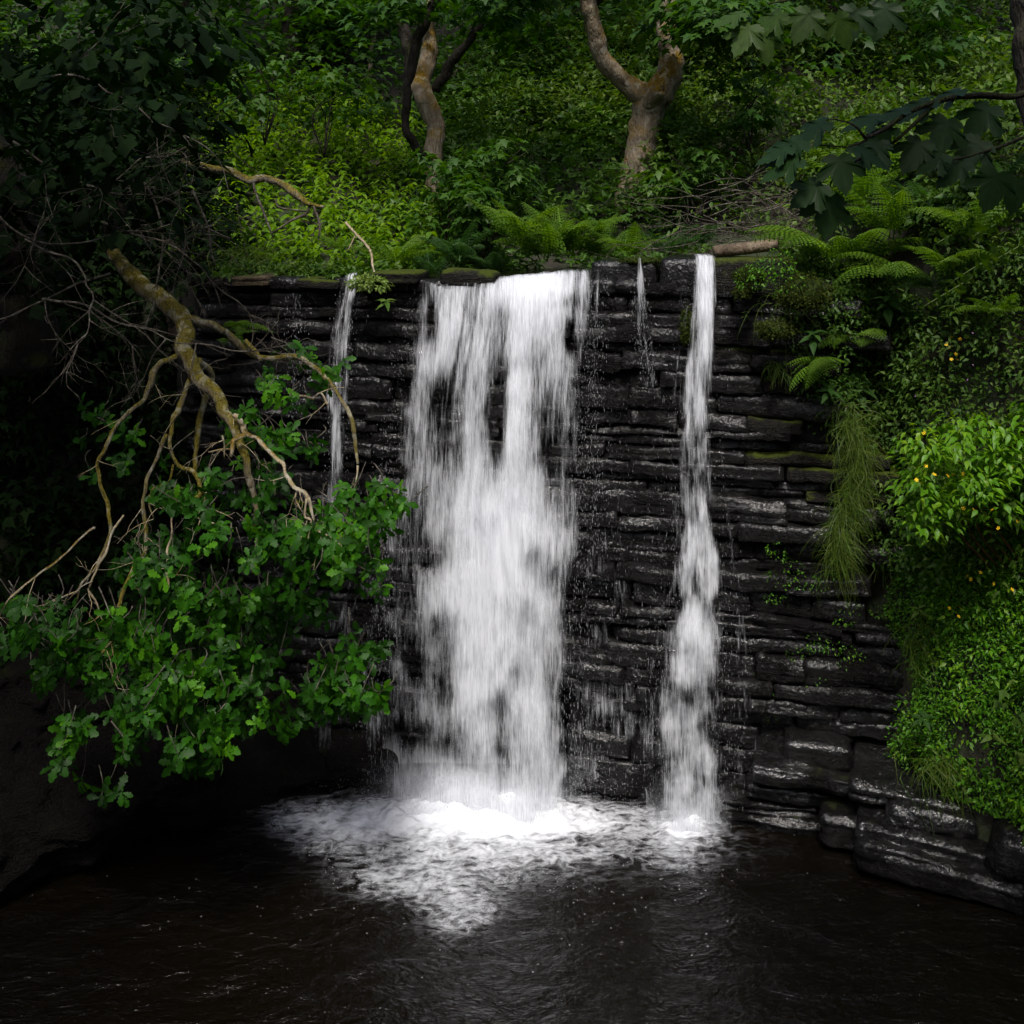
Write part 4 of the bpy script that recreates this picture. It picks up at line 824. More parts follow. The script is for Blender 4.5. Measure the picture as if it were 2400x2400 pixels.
fr_ = [(1965, 625, 8.75, .90, 9, 'big bright fern arching over the wall below the log', 'fern', math.pi * .85, 4.4, -.25),
       (2010, 500, 9.3, .72, 8, 'upright bright fern above the big arching fern', 'fern', 3.0, 6.28, .15),
       (1930, 440, 10.0, .70, 9, 'tall lime fern behind the hanging sycamore leaf', 'fern', 3.0, 6.28, .2),
       (2040, 430, 10.0, .75, 9, 'tall lime fern right of the hanging sycamore leaf', 'fern', 3.0, 6.28, .2),
       (2120, 420, 10.2, .7, 9, 'pale tall fern in the right thicket', 'fern', 3.0, 6.28, .2),
       (2085, 560, 9.0, .76, 8, 'fern with long dark-green fronds right of the upright fern', 'fern', 2.6, 5, .12),
       (2170, 520, 9.0, .6, 8, 'shaded fern high on the right bank', 'fern_dark', 2.6, 5, .0),
       (2250, 440, 9.2, .6, 8, 'grey-green fern near the dark trunk on the right', 'fern_dark', 3.0, 6.28, .1),
       (2320, 470, 8.8, .55, 8, 'dim fern at the foot of the dark right trunk', 'fern_dark', 3.0, 6.28, .1),
       (2140, 665, 8.5, .74, 6, 'fern with two long fronds arching out over the dark hollow', 'fern', math.pi * .62, 2.4, -.25),
       (2215, 650, 8.4, .66, 5, 'fern arching beside the dark hollow on the right bank', 'fern', math.pi * 1.0, 2.4, -.1),
       (2190, 680, 8.6, .42, 4, 'short fern drooping under the dark hollow', 'fern_dark', math.pi * .6, 1.4, -.4),
       (1890, 620, 9.0, .55, 7, 'small bright fern at the right end of the wall top below the log', 'fern', math.pi * .8, 3.4, -.1),
       (2290, 560, 9.0, .62, 7, 'lime fern below the big sycamore leaves at the right', 'fern', 2.8, 5, .1),
       (2340, 740, 8.2, .40, 6, 'fern among the herbs at the right picture edge', 'fern', math.pi * .8, 3, -.3),
       (2015, 800, 8.95, .56, 7, 'fern drooping among balsam leaves on the wall', 'fern', math.pi * .7, 2.6, -.5),
       (1965, 850, 9.0, .52, 6, 'lower fern drooping over the wall left of the herbs', 'fern', math.pi * .62, 1.8, -.7)]
for u, v, d, s, n, lb, mt, az, sp, ti in fr_: d = surf_d(u, v) - .24; fern(u, v, s * d / 9.0, n, lb, mt, d=d, az0=az, spread=sp, tilt=ti)

# ------------------------------------------------------------------ trees
def pl(pts, d0=None, thin=1.0):
    """(u, v, depth, half width in px) -> points, radii"""
    q = np.array([P(u, v, d) for u, v, d, w in pts]); return q, np.array([w * d / CF * thin for u, v, d, w in pts])
def tree_part(name, root, lines, mat, sides=14, step=.06, gnarl=.5, seed=0, thin=1.0):
    for k, l in enumerate(lines):
        A = Acc(); q, w = pl(l, None, thin); tube(A, q, w, sides, step, gnarl, seed + k * 5)
        me = A.mesh(name, M[mat]); me.transform(Matrix.Translation(-root.location)); ob(name, me, root)
def spray_crown(acc, T, centers, rad, n, size, g, rb=None, tilt=.25):
    for c in centers:
        m_ = n; a = g.uniform(0, 6.28, m_); r = rad * np.sqrt(g.random(m_)); tx, ty = g.normal(0, tilt, 2)
        off = np.stack([np.cos(a) * r, np.sin(a) * r, 0 * a], -1); off[:, 2] = off[:, 0] * tx + off[:, 1] * ty - .25 * r ** 2 / rad + g.normal(0, .05, m_)
        o = nrm(off * [1, 1, 0] + 1e-3); leaves(acc, T, c + off, o, size, g, .5, 1.1, .35, rbase=None if rb is None else rb + g.normal(0, .12))
def crown(root, name, acc, mat):
    me = acc.mesh(name, M[mat]); me.transform(Matrix.Translation(-root.location)); return ob(name, me, root)

# forked tree right of the middle
b = ground(1475, 500); D = b[1]
t1 = empty('forked_tree', b, 'thick forked tree with a sawn stub and orange moss in its fork', 'tree')
tree_part('trunk', t1, [[(1472, 520, D, 44), (1492, 420, D, 44), (1512, 330, D, 42), (1522, 270, D, 44), (1535, 215, D - .05, 46)]], 'bark', 20, .05, .3, 3, .86)
tree_part('limb', t1, [[(1522, 235, D - .02, 38), (1480, 205, D - .1, 30), (1440, 165, D - .2, 27), (1405, 125, D - .3, 25), (1392, 70, D - .4, 23), (1380, 0, D - .5, 21), (1360, -90, D - .6, 18)]], 'bark', 16, .05, .35, 7, .86)
tree_part('limb', t1, [[(1538, 225, D, 44), (1562, 185, D + .05, 38), (1575, 130, D + .15, 32), (1560, 60, D + .3, 27), (1568, -40, D + .4, 22)]], 'bark', 16, .05, .35, 9, .86)
tree_part('stub', t1, [[(1520, 245, D - .15, 17), (1538, 222, D - .32, 16), (1549, 209, D - .42, 15), (1550, 208, D - .425, 8)]], 'bark', 12, .03, .08, 11)
A = Acc(); g = np.random.default_rng(201)
cs = [P(g.uniform(1650, 1800), g.uniform(-10, 90), D - g.uniform(.5, 1.8)) for _ in range(18)] + [P(g.uniform(1550, 1680), g.uniform(-50, 45), D - g.uniform(.5, 1.2)) for _ in range(8)] + [P(g.uniform(1180, 1560), g.uniform(-160, -60), D - g.uniform(.2, 1.8)) for _ in range(16)]
cs += [P(g.uniform(1150, 2000), g.uniform(-900, -60), D + g.uniform(-.5, 3)) for _ in range(26)] + [np.array([g.uniform(.5, 9), g.uniform(13.5, 18), g.uniform(11.5, 14.5)]) for _ in range(95)]  # last group: unseen clusters added overhead to shade the upper hillside
spray_crown(A, MAPLE_LO, cs, .46, 55, .125, g, .5); crown(t1, 'crown', A, 'maple')
# mossy tree left of the middle
b = ground(1025, 500); D = b[1]
t2 = empty('mossy_tree', b, 'grey tree left of the middle with a dark bowed side branch', 'tree')
tree_part('trunk', t2, [[(1030, 520, D, 34), (1024, 430, D, 32), (1016, 370, D, 26), (1018, 310, D, 25), (1005, 250, D, 28), (988, 205, D, 30), (1000, 150, D + .1, 24), (1005, 80, D + .2, 20), (1000, 0, D + .3, 18), (1010, -120, D + .4, 15)]], 'bark', 18, .05, .25, 21, .85)
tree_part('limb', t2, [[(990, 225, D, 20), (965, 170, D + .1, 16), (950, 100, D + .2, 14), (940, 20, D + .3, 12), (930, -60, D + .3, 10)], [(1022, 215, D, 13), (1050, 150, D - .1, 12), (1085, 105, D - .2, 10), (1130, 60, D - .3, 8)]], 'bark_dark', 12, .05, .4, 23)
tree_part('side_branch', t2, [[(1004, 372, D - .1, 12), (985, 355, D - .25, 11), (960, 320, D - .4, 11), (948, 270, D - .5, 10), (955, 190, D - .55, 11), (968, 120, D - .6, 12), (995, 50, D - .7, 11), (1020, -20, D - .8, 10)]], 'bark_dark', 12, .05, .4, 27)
A = Acc(); cs = [P(g.uniform(760, 1230), g.uniform(-60, 50), D - g.uniform(-.4, 1.4)) for _ in range(24)] + [P(g.uniform(560, 1250), g.uniform(-900, -40), D + g.uniform(-.5, 3)) for _ in range(26)] + [np.array([g.uniform(-9, .5), g.uniform(13.5, 18), g.uniform(11.5, 14.5)]) for _ in range(95)]  # ends with unseen overhead clusters, added to darken the top of the hill
spray_crown(A, MAPLE_LO, cs, .46, 50, .12, g, .35); crown(t2, 'crown', A, 'maple')
for u, v, d, h, w, n, lb in [(1130, 590, 11.9, .75, .38, 300, 'young sycamore sapling behind the dark rounded stone on the lip'), (1060, 560, 12.3, .85, .4, 300, 'young sycamore sapling at the foot of the grey tree'), (1170, 470, 12.8, .7, .4, 260, 'pale sycamore sapling right of the grey tree'), (620, 300, 13.2, .8, .55, 260, 'shaded sycamore sapling above the sunlit nettles'),
                             (1640, 470, 12.4, .6, .4, 240, 'sycamore sapling right of the forked trunk'), (760, 330, 13.6, .8, .6, 300, 'leafy sapling left of the grey tree'), (1760, 330, 13.0, .9, .6, 320, 'leafy sapling on the right slope behind the brush')]:
    b_ = P(u, v, d); e_ = empty('sycamore_sapling', b_, lb, 'sapling'); A = Acc()
    for k in range(4): tube(A, np.array([[0, 0, -.2], [g.normal(0, .08), g.normal(0, .08), h * .4], [g.normal(0, w * .5), g.normal(0, w * .4), h * .85]]), [.012, .009, .004], 6, .08, .4, k)
    ob('stem', A.mesh('stem', M['bark_dark']), e_); A = Acc(); spray_crown(A, MAPLE_LO, [np.array([g.normal(0, w * .5), g.normal(0, w * .4), h * g.uniform(.25, 1.05)]) for _ in range(9)], w * .62, n // 7, .10, g, .6); o = ob('foliage', A.mesh('foliage', M['maple']), e_); o['kind'] = 'stuff'
# trunks further back
def back_tree(pts, label, mat='bark_dark', name='background_tree', extra=None, cr=None, seed=0):
    b = ground(pts[0][0], pts[0][1] - 30) if pts[0][2] is None else P(*pts[0][:3]); D = b[1]
    e = empty(name, b, label, 'tree', None)
    tree_part('trunk', e, [[(u, v, D + dd, w) for u, v, dd, w in [(p[0], p[1], (p[2] or 0) if p[2] and abs(p[2]) < 3 else 0, p[3]) for p in pts]]], mat, 12, .1, .35, seed)
    if extra: tree_part('limb', e, [[(u, v, D + dd, w) for u, v, dd, w in l] for l in extra], mat, 10, .08, .4, seed + 3)
    if cr:
        A = Acc(); spray_crown(A, MAPLE_LO, [P(g.uniform(cr[0], cr[1]), g.uniform(cr[2], cr[3]), D + g.uniform(-1.5, 2.0)) for _ in range(cr[4])], .6, 45, .14, g, cr[5]); crown(e, 'crown', A, 'maple')
    return e
back_tree([(1240, 200, None, 34), (1300, 90, 0, 28), (1370, 30, 0, 24), (1430, -60, 0, 20)], 'dark leaning tree between the two big trunks', extra=[[(1270, 120, -.3, 9), (1290, 75, -.4, 8), (1285, 40, -.4, 7), (1255, 5, -.4, 6)], [(1275, 118, -.3, 8), (1330, 118, -.4, 7), (1360, 130, -.5, 4)]], cr=(1100, 1500, -300, 60, 30, .4), seed=31)
back_tree([(862, 240, None, 6), (868, 150, 0, 5), (880, 60, 0, 5), (884, -60, 0, 4)], 'thin pale sapling stem left of the grey tree', 'bark', cr=(700, 900, -200, 120, 26, .4), seed=33)
back_tree([(690, 230, None, 22), (680, 100, 0, 20), (676, -80, 0, 17)], 'dim straight trunk far back on the left hillside', cr=(430, 800, -300, 200, 45, .35), seed=35)
back_tree([(1660, 170, None, 16), (1668, 60, 0, 14), (1672, -60, 0, 12)], 'dim slim trunk behind the forked tree', cr=(1600, 1900, -200, 100, 34, .4), seed=37)
back_tree([(1960, 190, None, 18), (1955, 60, 0, 16), (1950, -80, 0, 14)], 'dim trunk among the shrubs at the upper right', cr=(1800, 2300, -300, 140, 44, .35), seed=39)
back_tree([(420, 260, None, 24), (430, 100, 0, 20), (440, -80, 0, 17)], 'dim trunk lost in the dark foliage at the upper left', cr=(200, 600, -300, 240, 50, .3), seed=41)

# sycamore on the right bank: dark trunk at the picture edge, branch hanging into view close to the camera
b = P(2420, 520, 8.6); ts = empty('sycamore_tree', b, 'dark sycamore at the right edge with a branch of big leaves hanging in front', 'tree')
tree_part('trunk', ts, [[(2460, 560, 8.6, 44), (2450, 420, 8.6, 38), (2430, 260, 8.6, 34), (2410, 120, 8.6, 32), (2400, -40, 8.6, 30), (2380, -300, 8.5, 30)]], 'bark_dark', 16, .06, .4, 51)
tree_part('branch', ts, [[(2330, -60, 8.4, 10), (2450, 60, 6.8, 10), (2420, 205, 5.0, 9), (2250, 225, 4.6, 7), (2140, 262, 4.4, 6), (2070, 308, 4.3, 5.5), (2028, 324, 4.25, 4)],
                        [(2200, 240, 4.5, 5), (2140, 290, 4.4, 4.5), (2085, 340, 4.35, 4), (2030, 365, 4.3, 3.5), (1960, 412, 4.2, 2.5), (1945, 440, 4.2, 2)],
                        [(2028, 324, 4.25, 3.5), (2010, 300, 4.2, 2.5), (1985, 285, 4.2, 2), (1940, 278, 4.15, 1.5)],
                        [(2030, 328, 4.25, 3), (1985, 345, 4.2, 2), (1915, 340, 4.15, 1.6), (1880, 355, 4.1, 1.2)],
                        [(2450, 300, 4.7, 5), (2340, 345, 4.5, 4), (2230, 375, 4.4, 3), (2200, 370, 4.4, 2)],
                        [(2300, -120, 6.5, 6), (2150, -60, 5.2, 4.5), (1960, -20, 4.9, 3), (1800, 10, 4.8, 2)]], 'bark_dark', 7, .05, .3, 53)
sm = mesh('leaf', SYC[0], [SYC[1]], M['bigmaple'], rnd=np.full(len(SYC[0]), .35)); sm2 = mesh('leaf', SYC[0], [SYC[1]], M['bigmaple'], rnd=np.full(len(SYC[0]), .72))  # second copy is lighter: a backlit look put into the leaf colour
sl_ = [(1945, 462, 4.2, .165, (-.15, -.25, -.95), (.1, -.95, .2), 0), (1925, 432, 4.15, .15, (-.9, -.1, -.55), (-.35, -.7, .6), 0), (1965, 368, 4.15, .15, (.1, -.35, -.8), (0, -.9, .45), 0),
       (1880, 330, 4.1, .17, (-.9, .1, -.5), (-.2, -.5, .85), 0), (1935, 285, 4.15, .16, (-.85, .2, -.5), (-.3, -.45, .85), 0), (1870, 372, 4.05, .16, (-.9, .05, -.42), (-.2, -.45, .9), 0), (1850, 345, 4.1, .14, (-.95, .1, -.35), (-.2, -.4, .9), 0),
       (2010, 345, 4.2, .15, (.75, -.2, -.45), (.1, -.5, .9), 0), (2060, 330, 4.3, .16, (-.6, -.2, -.6), (0, -.5, .9), 0), (2090, 300, 4.35, .17, (-.75, .1, -.45), (0, -.35, .9), 0), (2120, 255, 4.4, .17, (-.85, .2, -.3), (0, -.3, .95), 0),
       (2180, 235, 4.5, .18, (-.8, .1, -.4), (0, -.35, .9), 0), (2060, 270, 4.4, .17, (-.85, 0, -.25), (0, -.3, .95), 0), (2220, 280, 4.5, .17, (-.3, -.3, -.7), (.1, -.7, .6), 0), (2160, 330, 4.45, .16, (-.5, -.2, -.7), (0, -.6, .7), 0),
       (2250, 210, 4.6, .18, (-.7, .2, -.3), (0, -.3, .9), 0), (2320, 250, 4.6, .18, (-.5, 0, -.6), (0, -.5, .8), 0), (2300, 330, 4.5, .17, (-.6, -.1, -.6), (.1, -.6, .75), 0), (2260, 380, 4.4, .15, (-.7, 0, -.55), (.1, -.5, .8), 0), (2210, 362, 4.4, .13, (-.8, 0, -.5), (.1, -.5, .8), 0),
       (2340, 405, 4.3, .17, (-.35, -.2, -.85), (.15, -.8, .5), 0), (2385, 420, 4.4, .15, (-.2, -.2, -.9), (.1, -.8, .5), 0), (1760, 60, 4.8, .16, (-.5, -.2, -.75), (-.3, -.75, .55), 1), (1790, 80, 4.8, .14, (.1, -.2, -.9), (0, -.85, .5), 1),
       (1830, 30, 4.8, .16, (-.6, .1, -.5), (0, -.5, .8), 1), (1740, 30, 4.85, .15, (-.9, 0, -.3), (0, -.4, .9), 1), (1900, 25, 4.9, .17, (-.4, -.1, -.7), (0, -.6, .7), 1), (1960, 35, 4.9, .17, (.3, -.1, -.7), (0, -.6, .7), 1), (2010, 20, 5, .18, (-.3, -.1, -.7), (0, -.6, .7), 0), (2080, 10, 5, .18, (-.3, -.1, -.7), (0, -.6, .7), 0)]
for u, v, d, s, f, up_, br in sl_:
    f = np.array(f); f = f / np.linalg.norm(f); x = np.cross(f, up_); x /= np.linalg.norm(x); z = np.cross(x, f)
    o = ob('leaf', sm2 if br else sm, ts); o.matrix_local = Matrix.Translation(Vector(P(u, v, d) - b)) @ Matrix(np.stack([x, f, z], 1).tolist()).to_4x4() @ Matrix.Scale(s, 4)
A = Acc(); g = np.random.default_rng(231)
cs = [np.array([g.uniform(5.0, 9), g.uniform(1, 11), 0]) for _ in range(200)] + [np.array([g.uniform(1.2, 4.6), g.uniform(.3, 3.8), 0]) for _ in range(60)]  # unseen clusters added overhead to shade the right side and the near branch
cs = [c + [0, 0, 4.94 + .2 * c[1] + .9 + g.uniform(0, 3.2 if c[0] > 4.9 else 1.8)] for c in cs]
spray_crown(A, MAPLE_LO, cs, .6, 26, .2, g, .35); crown(ts, 'crown', A, 'bigmaple')

def twigs(acc, p, d, L_, r, depth, g, bend=.35, kids=(3, 6), sides=5):
    n = max(3, int(L_ / .12)); pts = [p]; q = p.copy(); dd = d.copy()
    for _ in range(n):
        dd = nrm(dd + bend * rv(1, g)[0] * .6 + np.array([0, 0, -.02])); q = q + dd * L_ / n; pts.append(q.copy())
    pts = np.array(pts); tube(acc, pts, np.linspace(r, r * .35, len(pts)), sides, .09)
    if depth:
        for _ in range(g.integers(*kids)):
            k = g.integers(1, len(pts)); twigs(acc, pts[k], nrm(nrm(pts[k] - pts[k - 1]) + 1.1 * rv(1, g)[0]), L_ * g.uniform(.35, .65), r * .55, depth - 1, g, bend, kids, 4 if depth > 1 else 3)
# ------------------------------------------------------------------ overhanging oak on the left
b = ground(250, 640, 9.5); to = empty('oak_tree', b, 'leaning oak with a mossy limb and leafy branches drooping over the pool on the left', 'tree')
OD = 8.4
main = [[(255, 575, 9.3, 16), (305, 645, 8.95, 24), (348, 685, 8.75, 25), (400, 720, 8.6, 26), (436, 775, 8.45, 24), (440, 830, 8.35, 25), (470, 885, 8.25, 21), (515, 935, 8.15, 20), (545, 985, 8.05, 16), (560, 1020, 8.0, 13), (575, 1060, 7.95, 12), (585, 1120, 7.9, 11), (600, 1180, 7.9, 8), (605, 1260, 7.85, 5)]]
tree_part('limb', to, main, 'oakbark', 14, .03, .35, 61, .8)
tree_part('limb', to, [[(432, 735, 8.5, 14), (480, 755, 8.6, 15), (540, 790, 8.7, 15), (595, 825, 8.8, 12), (640, 838, 8.8, 10), (690, 832, 8.8, 11), (735, 860, 8.75, 10), (775, 900, 8.7, 9), (800, 940, 8.65, 8), (822, 985, 8.6, 8), (833, 1040, 8.6, 8), (838, 1090, 8.55, 5)],
                       [(470, 850, 8.4, 14), (492, 870, 8.5, 13), (495, 905, 8.55, 12), (470, 960, 8.5, 11), (460, 1040, 8.4, 10), (458, 1110, 8.3, 8)], [(575, 800, 8.75, 8), (600, 830, 8.7, 9), (615, 850, 8.7, 5)]], 'oakbark', 10, .03, .5, 67, .62)
tree_part('branch', to, [[(452, 880, 8.3, 12), (430, 940, 8.2, 11), (406, 985, 8.1, 10), (400, 1050, 8.0, 9), (415, 1085, 7.95, 9), (445, 1102, 7.9, 9), (466, 1130, 7.85, 8), (468, 1160, 7.8, 8), (440, 1175, 7.75, 7), (420, 1195, 7.7, 4)],
                         [(467, 1140, 7.85, 6), (485, 1155, 7.8, 6), (494, 1172, 7.75, 4)], [(408, 1090, 7.95, 5), (395, 1130, 7.9, 5), (360, 1145, 7.85, 4), (348, 1180, 7.8, 4), (362, 1215, 7.8, 3)], [(380, 1140, 7.9, 4), (372, 1170, 7.85, 4), (392, 1195, 7.8, 3)],
                         [(428, 826, 8.35, 11), (375, 848, 8.25, 11), (352, 885, 8.2, 11), (330, 940, 8.1, 10), (285, 985, 8.0, 9), (245, 1050, 7.9, 9), (228, 1095, 7.85, 9), (240, 1150, 7.8, 10), (250, 1200, 7.75, 9), (258, 1245, 7.7, 8), (232, 1320, 7.6, 7), (188, 1368, 7.5, 6), (178, 1410, 7.5, 4)],
                         [(395, 1020, 8.1, 9), (360, 1090, 8.0, 9), (340, 1130, 7.95, 9), (334, 1190, 7.9, 8), (337, 1280, 7.8, 9), (312, 1330, 7.7, 9), (285, 1390, 7.6, 9), (268, 1450, 7.5, 8), (262, 1510, 7.5, 5)], [(262, 1500, 7.5, 5), (235, 1530, 7.45, 4), (210, 1545, 7.4, 3)], [(340, 1300, 7.8, 5), (348, 1350, 7.75, 5)]], 'oakbark', 10, .025, .7, 71, .55)
tree_part('branch', to, [[(540, 975, 8.0, 8), (552, 985, 7.95, 9), (565, 1010, 7.95, 9), (578, 1022, 7.9, 8), (620, 1050, 7.8, 7), (655, 1085, 7.7, 7), (685, 1130, 7.6, 7), (705, 1148, 7.55, 7), (722, 1170, 7.5, 6), (728, 1200, 7.5, 5), (736, 1225, 7.5, 3)], [(722, 1170, 7.5, 4), (716, 1212, 7.5, 4), (728, 1220, 7.5, 4), (722, 1270, 7.5, 2)],
                              [(576, 1022, 7.9, 7), (552, 1040, 7.85, 6), (545, 1075, 7.8, 5)], [(548, 1053, 7.85, 3), (525, 1053, 7.8, 3), (488, 1060, 7.8, 2)], [(527, 1075, 7.8, 2.5), (528, 1045, 7.8, 3), (521, 1022, 7.8, 3)], [(700, 1145, 7.55, 3), (690, 1168, 7.55, 2.5), (705, 1195, 7.5, 2)],
                              [(290, 1205, 7.6, 3), (262, 1250, 7.55, 4), (240, 1300, 7.5, 4), (222, 1340, 7.5, 4), (205, 1380, 7.5, 3)], [(225, 1243, 7.6, 4), (190, 1265, 7.5, 4), (150, 1300, 7.4, 4), (90, 1345, 7.3, 4), (25, 1400, 7.2, 3), (8, 1425, 7.2, 2)],
                              [(185, 1385, 7.5, 3), (140, 1405, 7.4, 3), (92, 1422, 7.4, 2)], [(205, 1385, 7.5, 3), (225, 1410, 7.5, 3), (238, 1440, 7.5, 2)], [(692, 922, 8.5, 4), (722, 928, 8.5, 4), (735, 932, 8.5, 4), (750, 920, 8.45, 4), (765, 950, 8.4, 4)],
                              [(745, 1245, 7.6, 2.5), (785, 1265, 7.6, 2.5), (820, 1302, 7.6, 2)], [(838, 1090, 8.5, 3), (815, 1190, 8.3, 3), (808, 1215, 8.2, 2)], [(402, 1195, 7.8, 3), (398, 1245, 7.7, 4), (390, 1310, 7.6, 4), (396, 1380, 7.5, 3)], [(505, 1230, 7.6, 3), (465, 1215, 7.6, 3), (500, 1195, 7.6, 2)]], 'palebark', 7, .025, .9, 79, .75)
g = np.random.default_rng(299); SD = Acc()                # short side twigs along the branches
for o_ in [c for c in to.children if c.name.startswith('branch')]:
    vv = np.empty(len(o_.data.vertices) * 3, np.float32); o_.data.vertices.foreach_get('co', vv); vv = vv.reshape(-1, 3)
    for k in range(max(2, len(vv) // 110)):
        q = vv[g.integers(0, len(vv))].astype(float); twigs(SD, q, nrm(np.array([g.normal(0, .8), -.2 + g.normal(0, .4), -.5 + g.normal(0, .5)])), g.uniform(.10, .34), .0042, 1, g, .6, (1, 4), 4)
o = ob('side_twigs', SD.mesh('side_twigs', M['palebark']), to); o['kind'] = 'stuff'
# rosettes of leaves at the shoot tips
g = np.random.default_rng(301)
EL = [(560, 1300, 250, 190, 150, 7.55), (330, 1580, 250, 150, 135, 7.35), (230, 1760, 100, 130, 60, 7.2), (450, 1690, 110, 120, 60, 7.4), (205, 1860, 30, 40, 14, 7.15), (790, 1430, 120, 200, 85, 7.75), (870, 1180, 90, 90, 34, 8.1), (640, 1010, 120, 110, 26, 8.3), (90, 1470, 100, 70, 24, 7.2), (640, 1620, 200, 100, 80, 7.7), (500, 1480, 210, 110, 70, 7.6),
      (250, 1020, 90, 110, 12, 8.2), (560, 960, 90, 60, 14, 8.0), (830, 1600, 80, 80, 40, 7.8), (700, 860, 120, 50, 10, 8.7), (420, 1150, 110, 90, 24, 7.8), (340, 1330, 90, 80, 18, 7.7), (720, 1290, 110, 60, 30, 7.6)]
cl = []
for cu, cv, ru_, rv_, n, d in EL:
    for _ in range(int(n * 1.75)):
        a = g.uniform(0, 6.28); r = math.sqrt(g.random()); u = cu + ru_ * r * math.cos(a); v = cv + rv_ * r * math.sin(a)
        if fbm(np.array([u / 80., v / 55., 4.0]), 2) < .42 and g.random() < .9: continue
        if ((u - 640) / 110) ** 2 + ((v - 1470) / 70) ** 2 < 1: d2 = d + .75
        else: d2 = d
        cl.append(P(u, v, d2 + .3 + g.normal(0, .3) - .15 * (1 - r)))
cl = np.array(cl)
tips = np.concatenate([c for c in [pl(l)[0] for l in main]]); TW = Acc(); pos, fw, up_, sc, rn = [], [], [], [], []
for c in cl:
    ax = nrm(np.array([g.normal(0, .5), -.55 + g.normal(0, .35), .35 + g.normal(0, .35)])); n = g.integers(5, 9); rb = np.clip(.36 + .7 * (fbm(c * 2.2, 2) - .5) * 2 + g.normal(0, .16), .02, .98)
    q = nrm(np.cross(ax, [.3, .2, .9])); w_ = np.cross(ax, q)
    for k in range(n):
        a = 6.28 * k / n + g.uniform(-.3, .3); f = nrm(np.cos(a) * q + np.sin(a) * w_ + ax * g.uniform(.0, .5) + np.array([0, 0, -.25])); pos.append(c + g.normal(0, .012, 3)); fw.append(f); up_.append(ax + .2 * g.normal(size=3)); sc.append(g.uniform(.05, .112)); rn.append(np.clip(rb + g.normal(0, .2), 0, 1))
    if g.random() < .55: continue
    e_ = c + np.array([g.normal(-.03, .10), .14 + g.normal(0, .05), g.uniform(.05, .2)])
    tube(TW, np.array([e_, (c + e_) / 2 + g.normal(0, .02, 3), c]), [.005, .004, .003], 4, .05, .5)
pos, fw, up_, sc, rn = map(np.array, (pos, fw, up_, sc, rn))
me = TW.mesh('twigs', M['twig']); me.transform(Matrix.Translation(-to.location)); o = ob('twigs', me, to); o['kind'] = 'stuff'
vis = np.argsort(pos[:, 1] - sc * 8)                       # the leaves that show largest are parts of their own
LM = []
for k in range(8): LM.append(mesh('leaf', OAK[0] * [1, 1, (.6 + .2 * k) % 1.9], [OAK[1]], M['oak'], rnd=np.full(len(OAK[0]), .1 + .11 * k)))
for k in vis[:300]:
    f = fw[k]; x = nrm(np.cross(f, up_[k])); z = np.cross(x, f)
    o = ob('leaf', LM[int(rn[k] * 7.99)], to); o.matrix_local = Matrix.Translation(Vector(pos[k] - b)) @ Matrix(np.stack([x, f, z], 1).tolist()).to_4x4() @ Matrix.Scale(float(sc[k]), 4)
A = Acc(); k = vis[300:]; A.add(*cloud(OAK, pos[k], fw[k], up_[k], sc[k], rn[k])); o = crown(to, 'foliage', A, 'oak'); o['kind'] = 'stuff'
# crown over the left bank, added unseen overhead to shade it; inner leaves have shade in their colour
A = Acc(); cs = [np.array([g.uniform(-10, -3.0), g.uniform(-2.0, 11.5), 0]) for _ in range(560)] + [np.array([g.uniform(-3.2, -1.2), g.uniform(-1.0, 6.5), 0]) for _ in range(26)]
cs = [c + [0, 0, 4.94 + .2 * c[1] + .7 + g.uniform(0, 3.0)] for c in cs if not (c[1] > 8.2 and c[0] > -4.8)]
cs += [P(g.uniform(-150, 420), g.uniform(-60, 330), g.uniform(7.2, 10)) for _ in range(38)] + [P(g.uniform(330, 520), g.uniform(0, 200), g.uniform(9, 11)) for _ in range(7)] + [P(g.uniform(-120, 400), g.uniform(380, 640), g.uniform(8.2, 10)) for _ in range(26)]
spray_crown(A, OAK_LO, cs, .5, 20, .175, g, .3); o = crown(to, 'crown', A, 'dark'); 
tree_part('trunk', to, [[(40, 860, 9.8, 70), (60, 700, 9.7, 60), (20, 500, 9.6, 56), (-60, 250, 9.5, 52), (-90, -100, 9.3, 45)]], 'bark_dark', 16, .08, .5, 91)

# ------------------------------------------------------------------ dead branches
g = np.random.default_rng(401)
for u, v, d, dx, dz, L_, lb in [(30, 330, 8.2, .5, -.3, 1.5, 'dead forked branch against the dark upper left corner'), (120, 180, 8.4, .7, -.1, 1.6, 'dead twiggy branch highest in the dark left foliage'), (60, 560, 8.0, .6, -.5, 1.3, 'tangle of bare twigs left of the mossy limb'), (240, 520, 8.5, .5, -.35, 1.2, 'bare twigs crossing in front of the dark stump'),
                                (330, 420, 8.8, .6, -.6, 1.0, 'bare twig spray at the edge of the sunlit nettles'), (100, 700, 7.9, .8, -.2, 1.2, 'low tangle of bare twigs under the dead forked branch'), (-20, 480, 7.8, .4, -.9, 1.4, 'lichen-grey dead stem hanging at the left picture edge'), (260, 640, 8.3, -.7, -.1, 1.0, 'bare twigs around the upper end of the mossy limb')]:
    A = Acc(); p = P(u, v, d); twigs(A, p, nrm(np.array([dx, g.uniform(-.3, .3), dz])), L_, .012, 3, g, .5, (3, 6))
    me = A.mesh('dead_branch', M['twig']); me.transform(Matrix.Translation(Vector(-p))); ob('dead_branch', me, None, lb, 'branch', None, None, p)
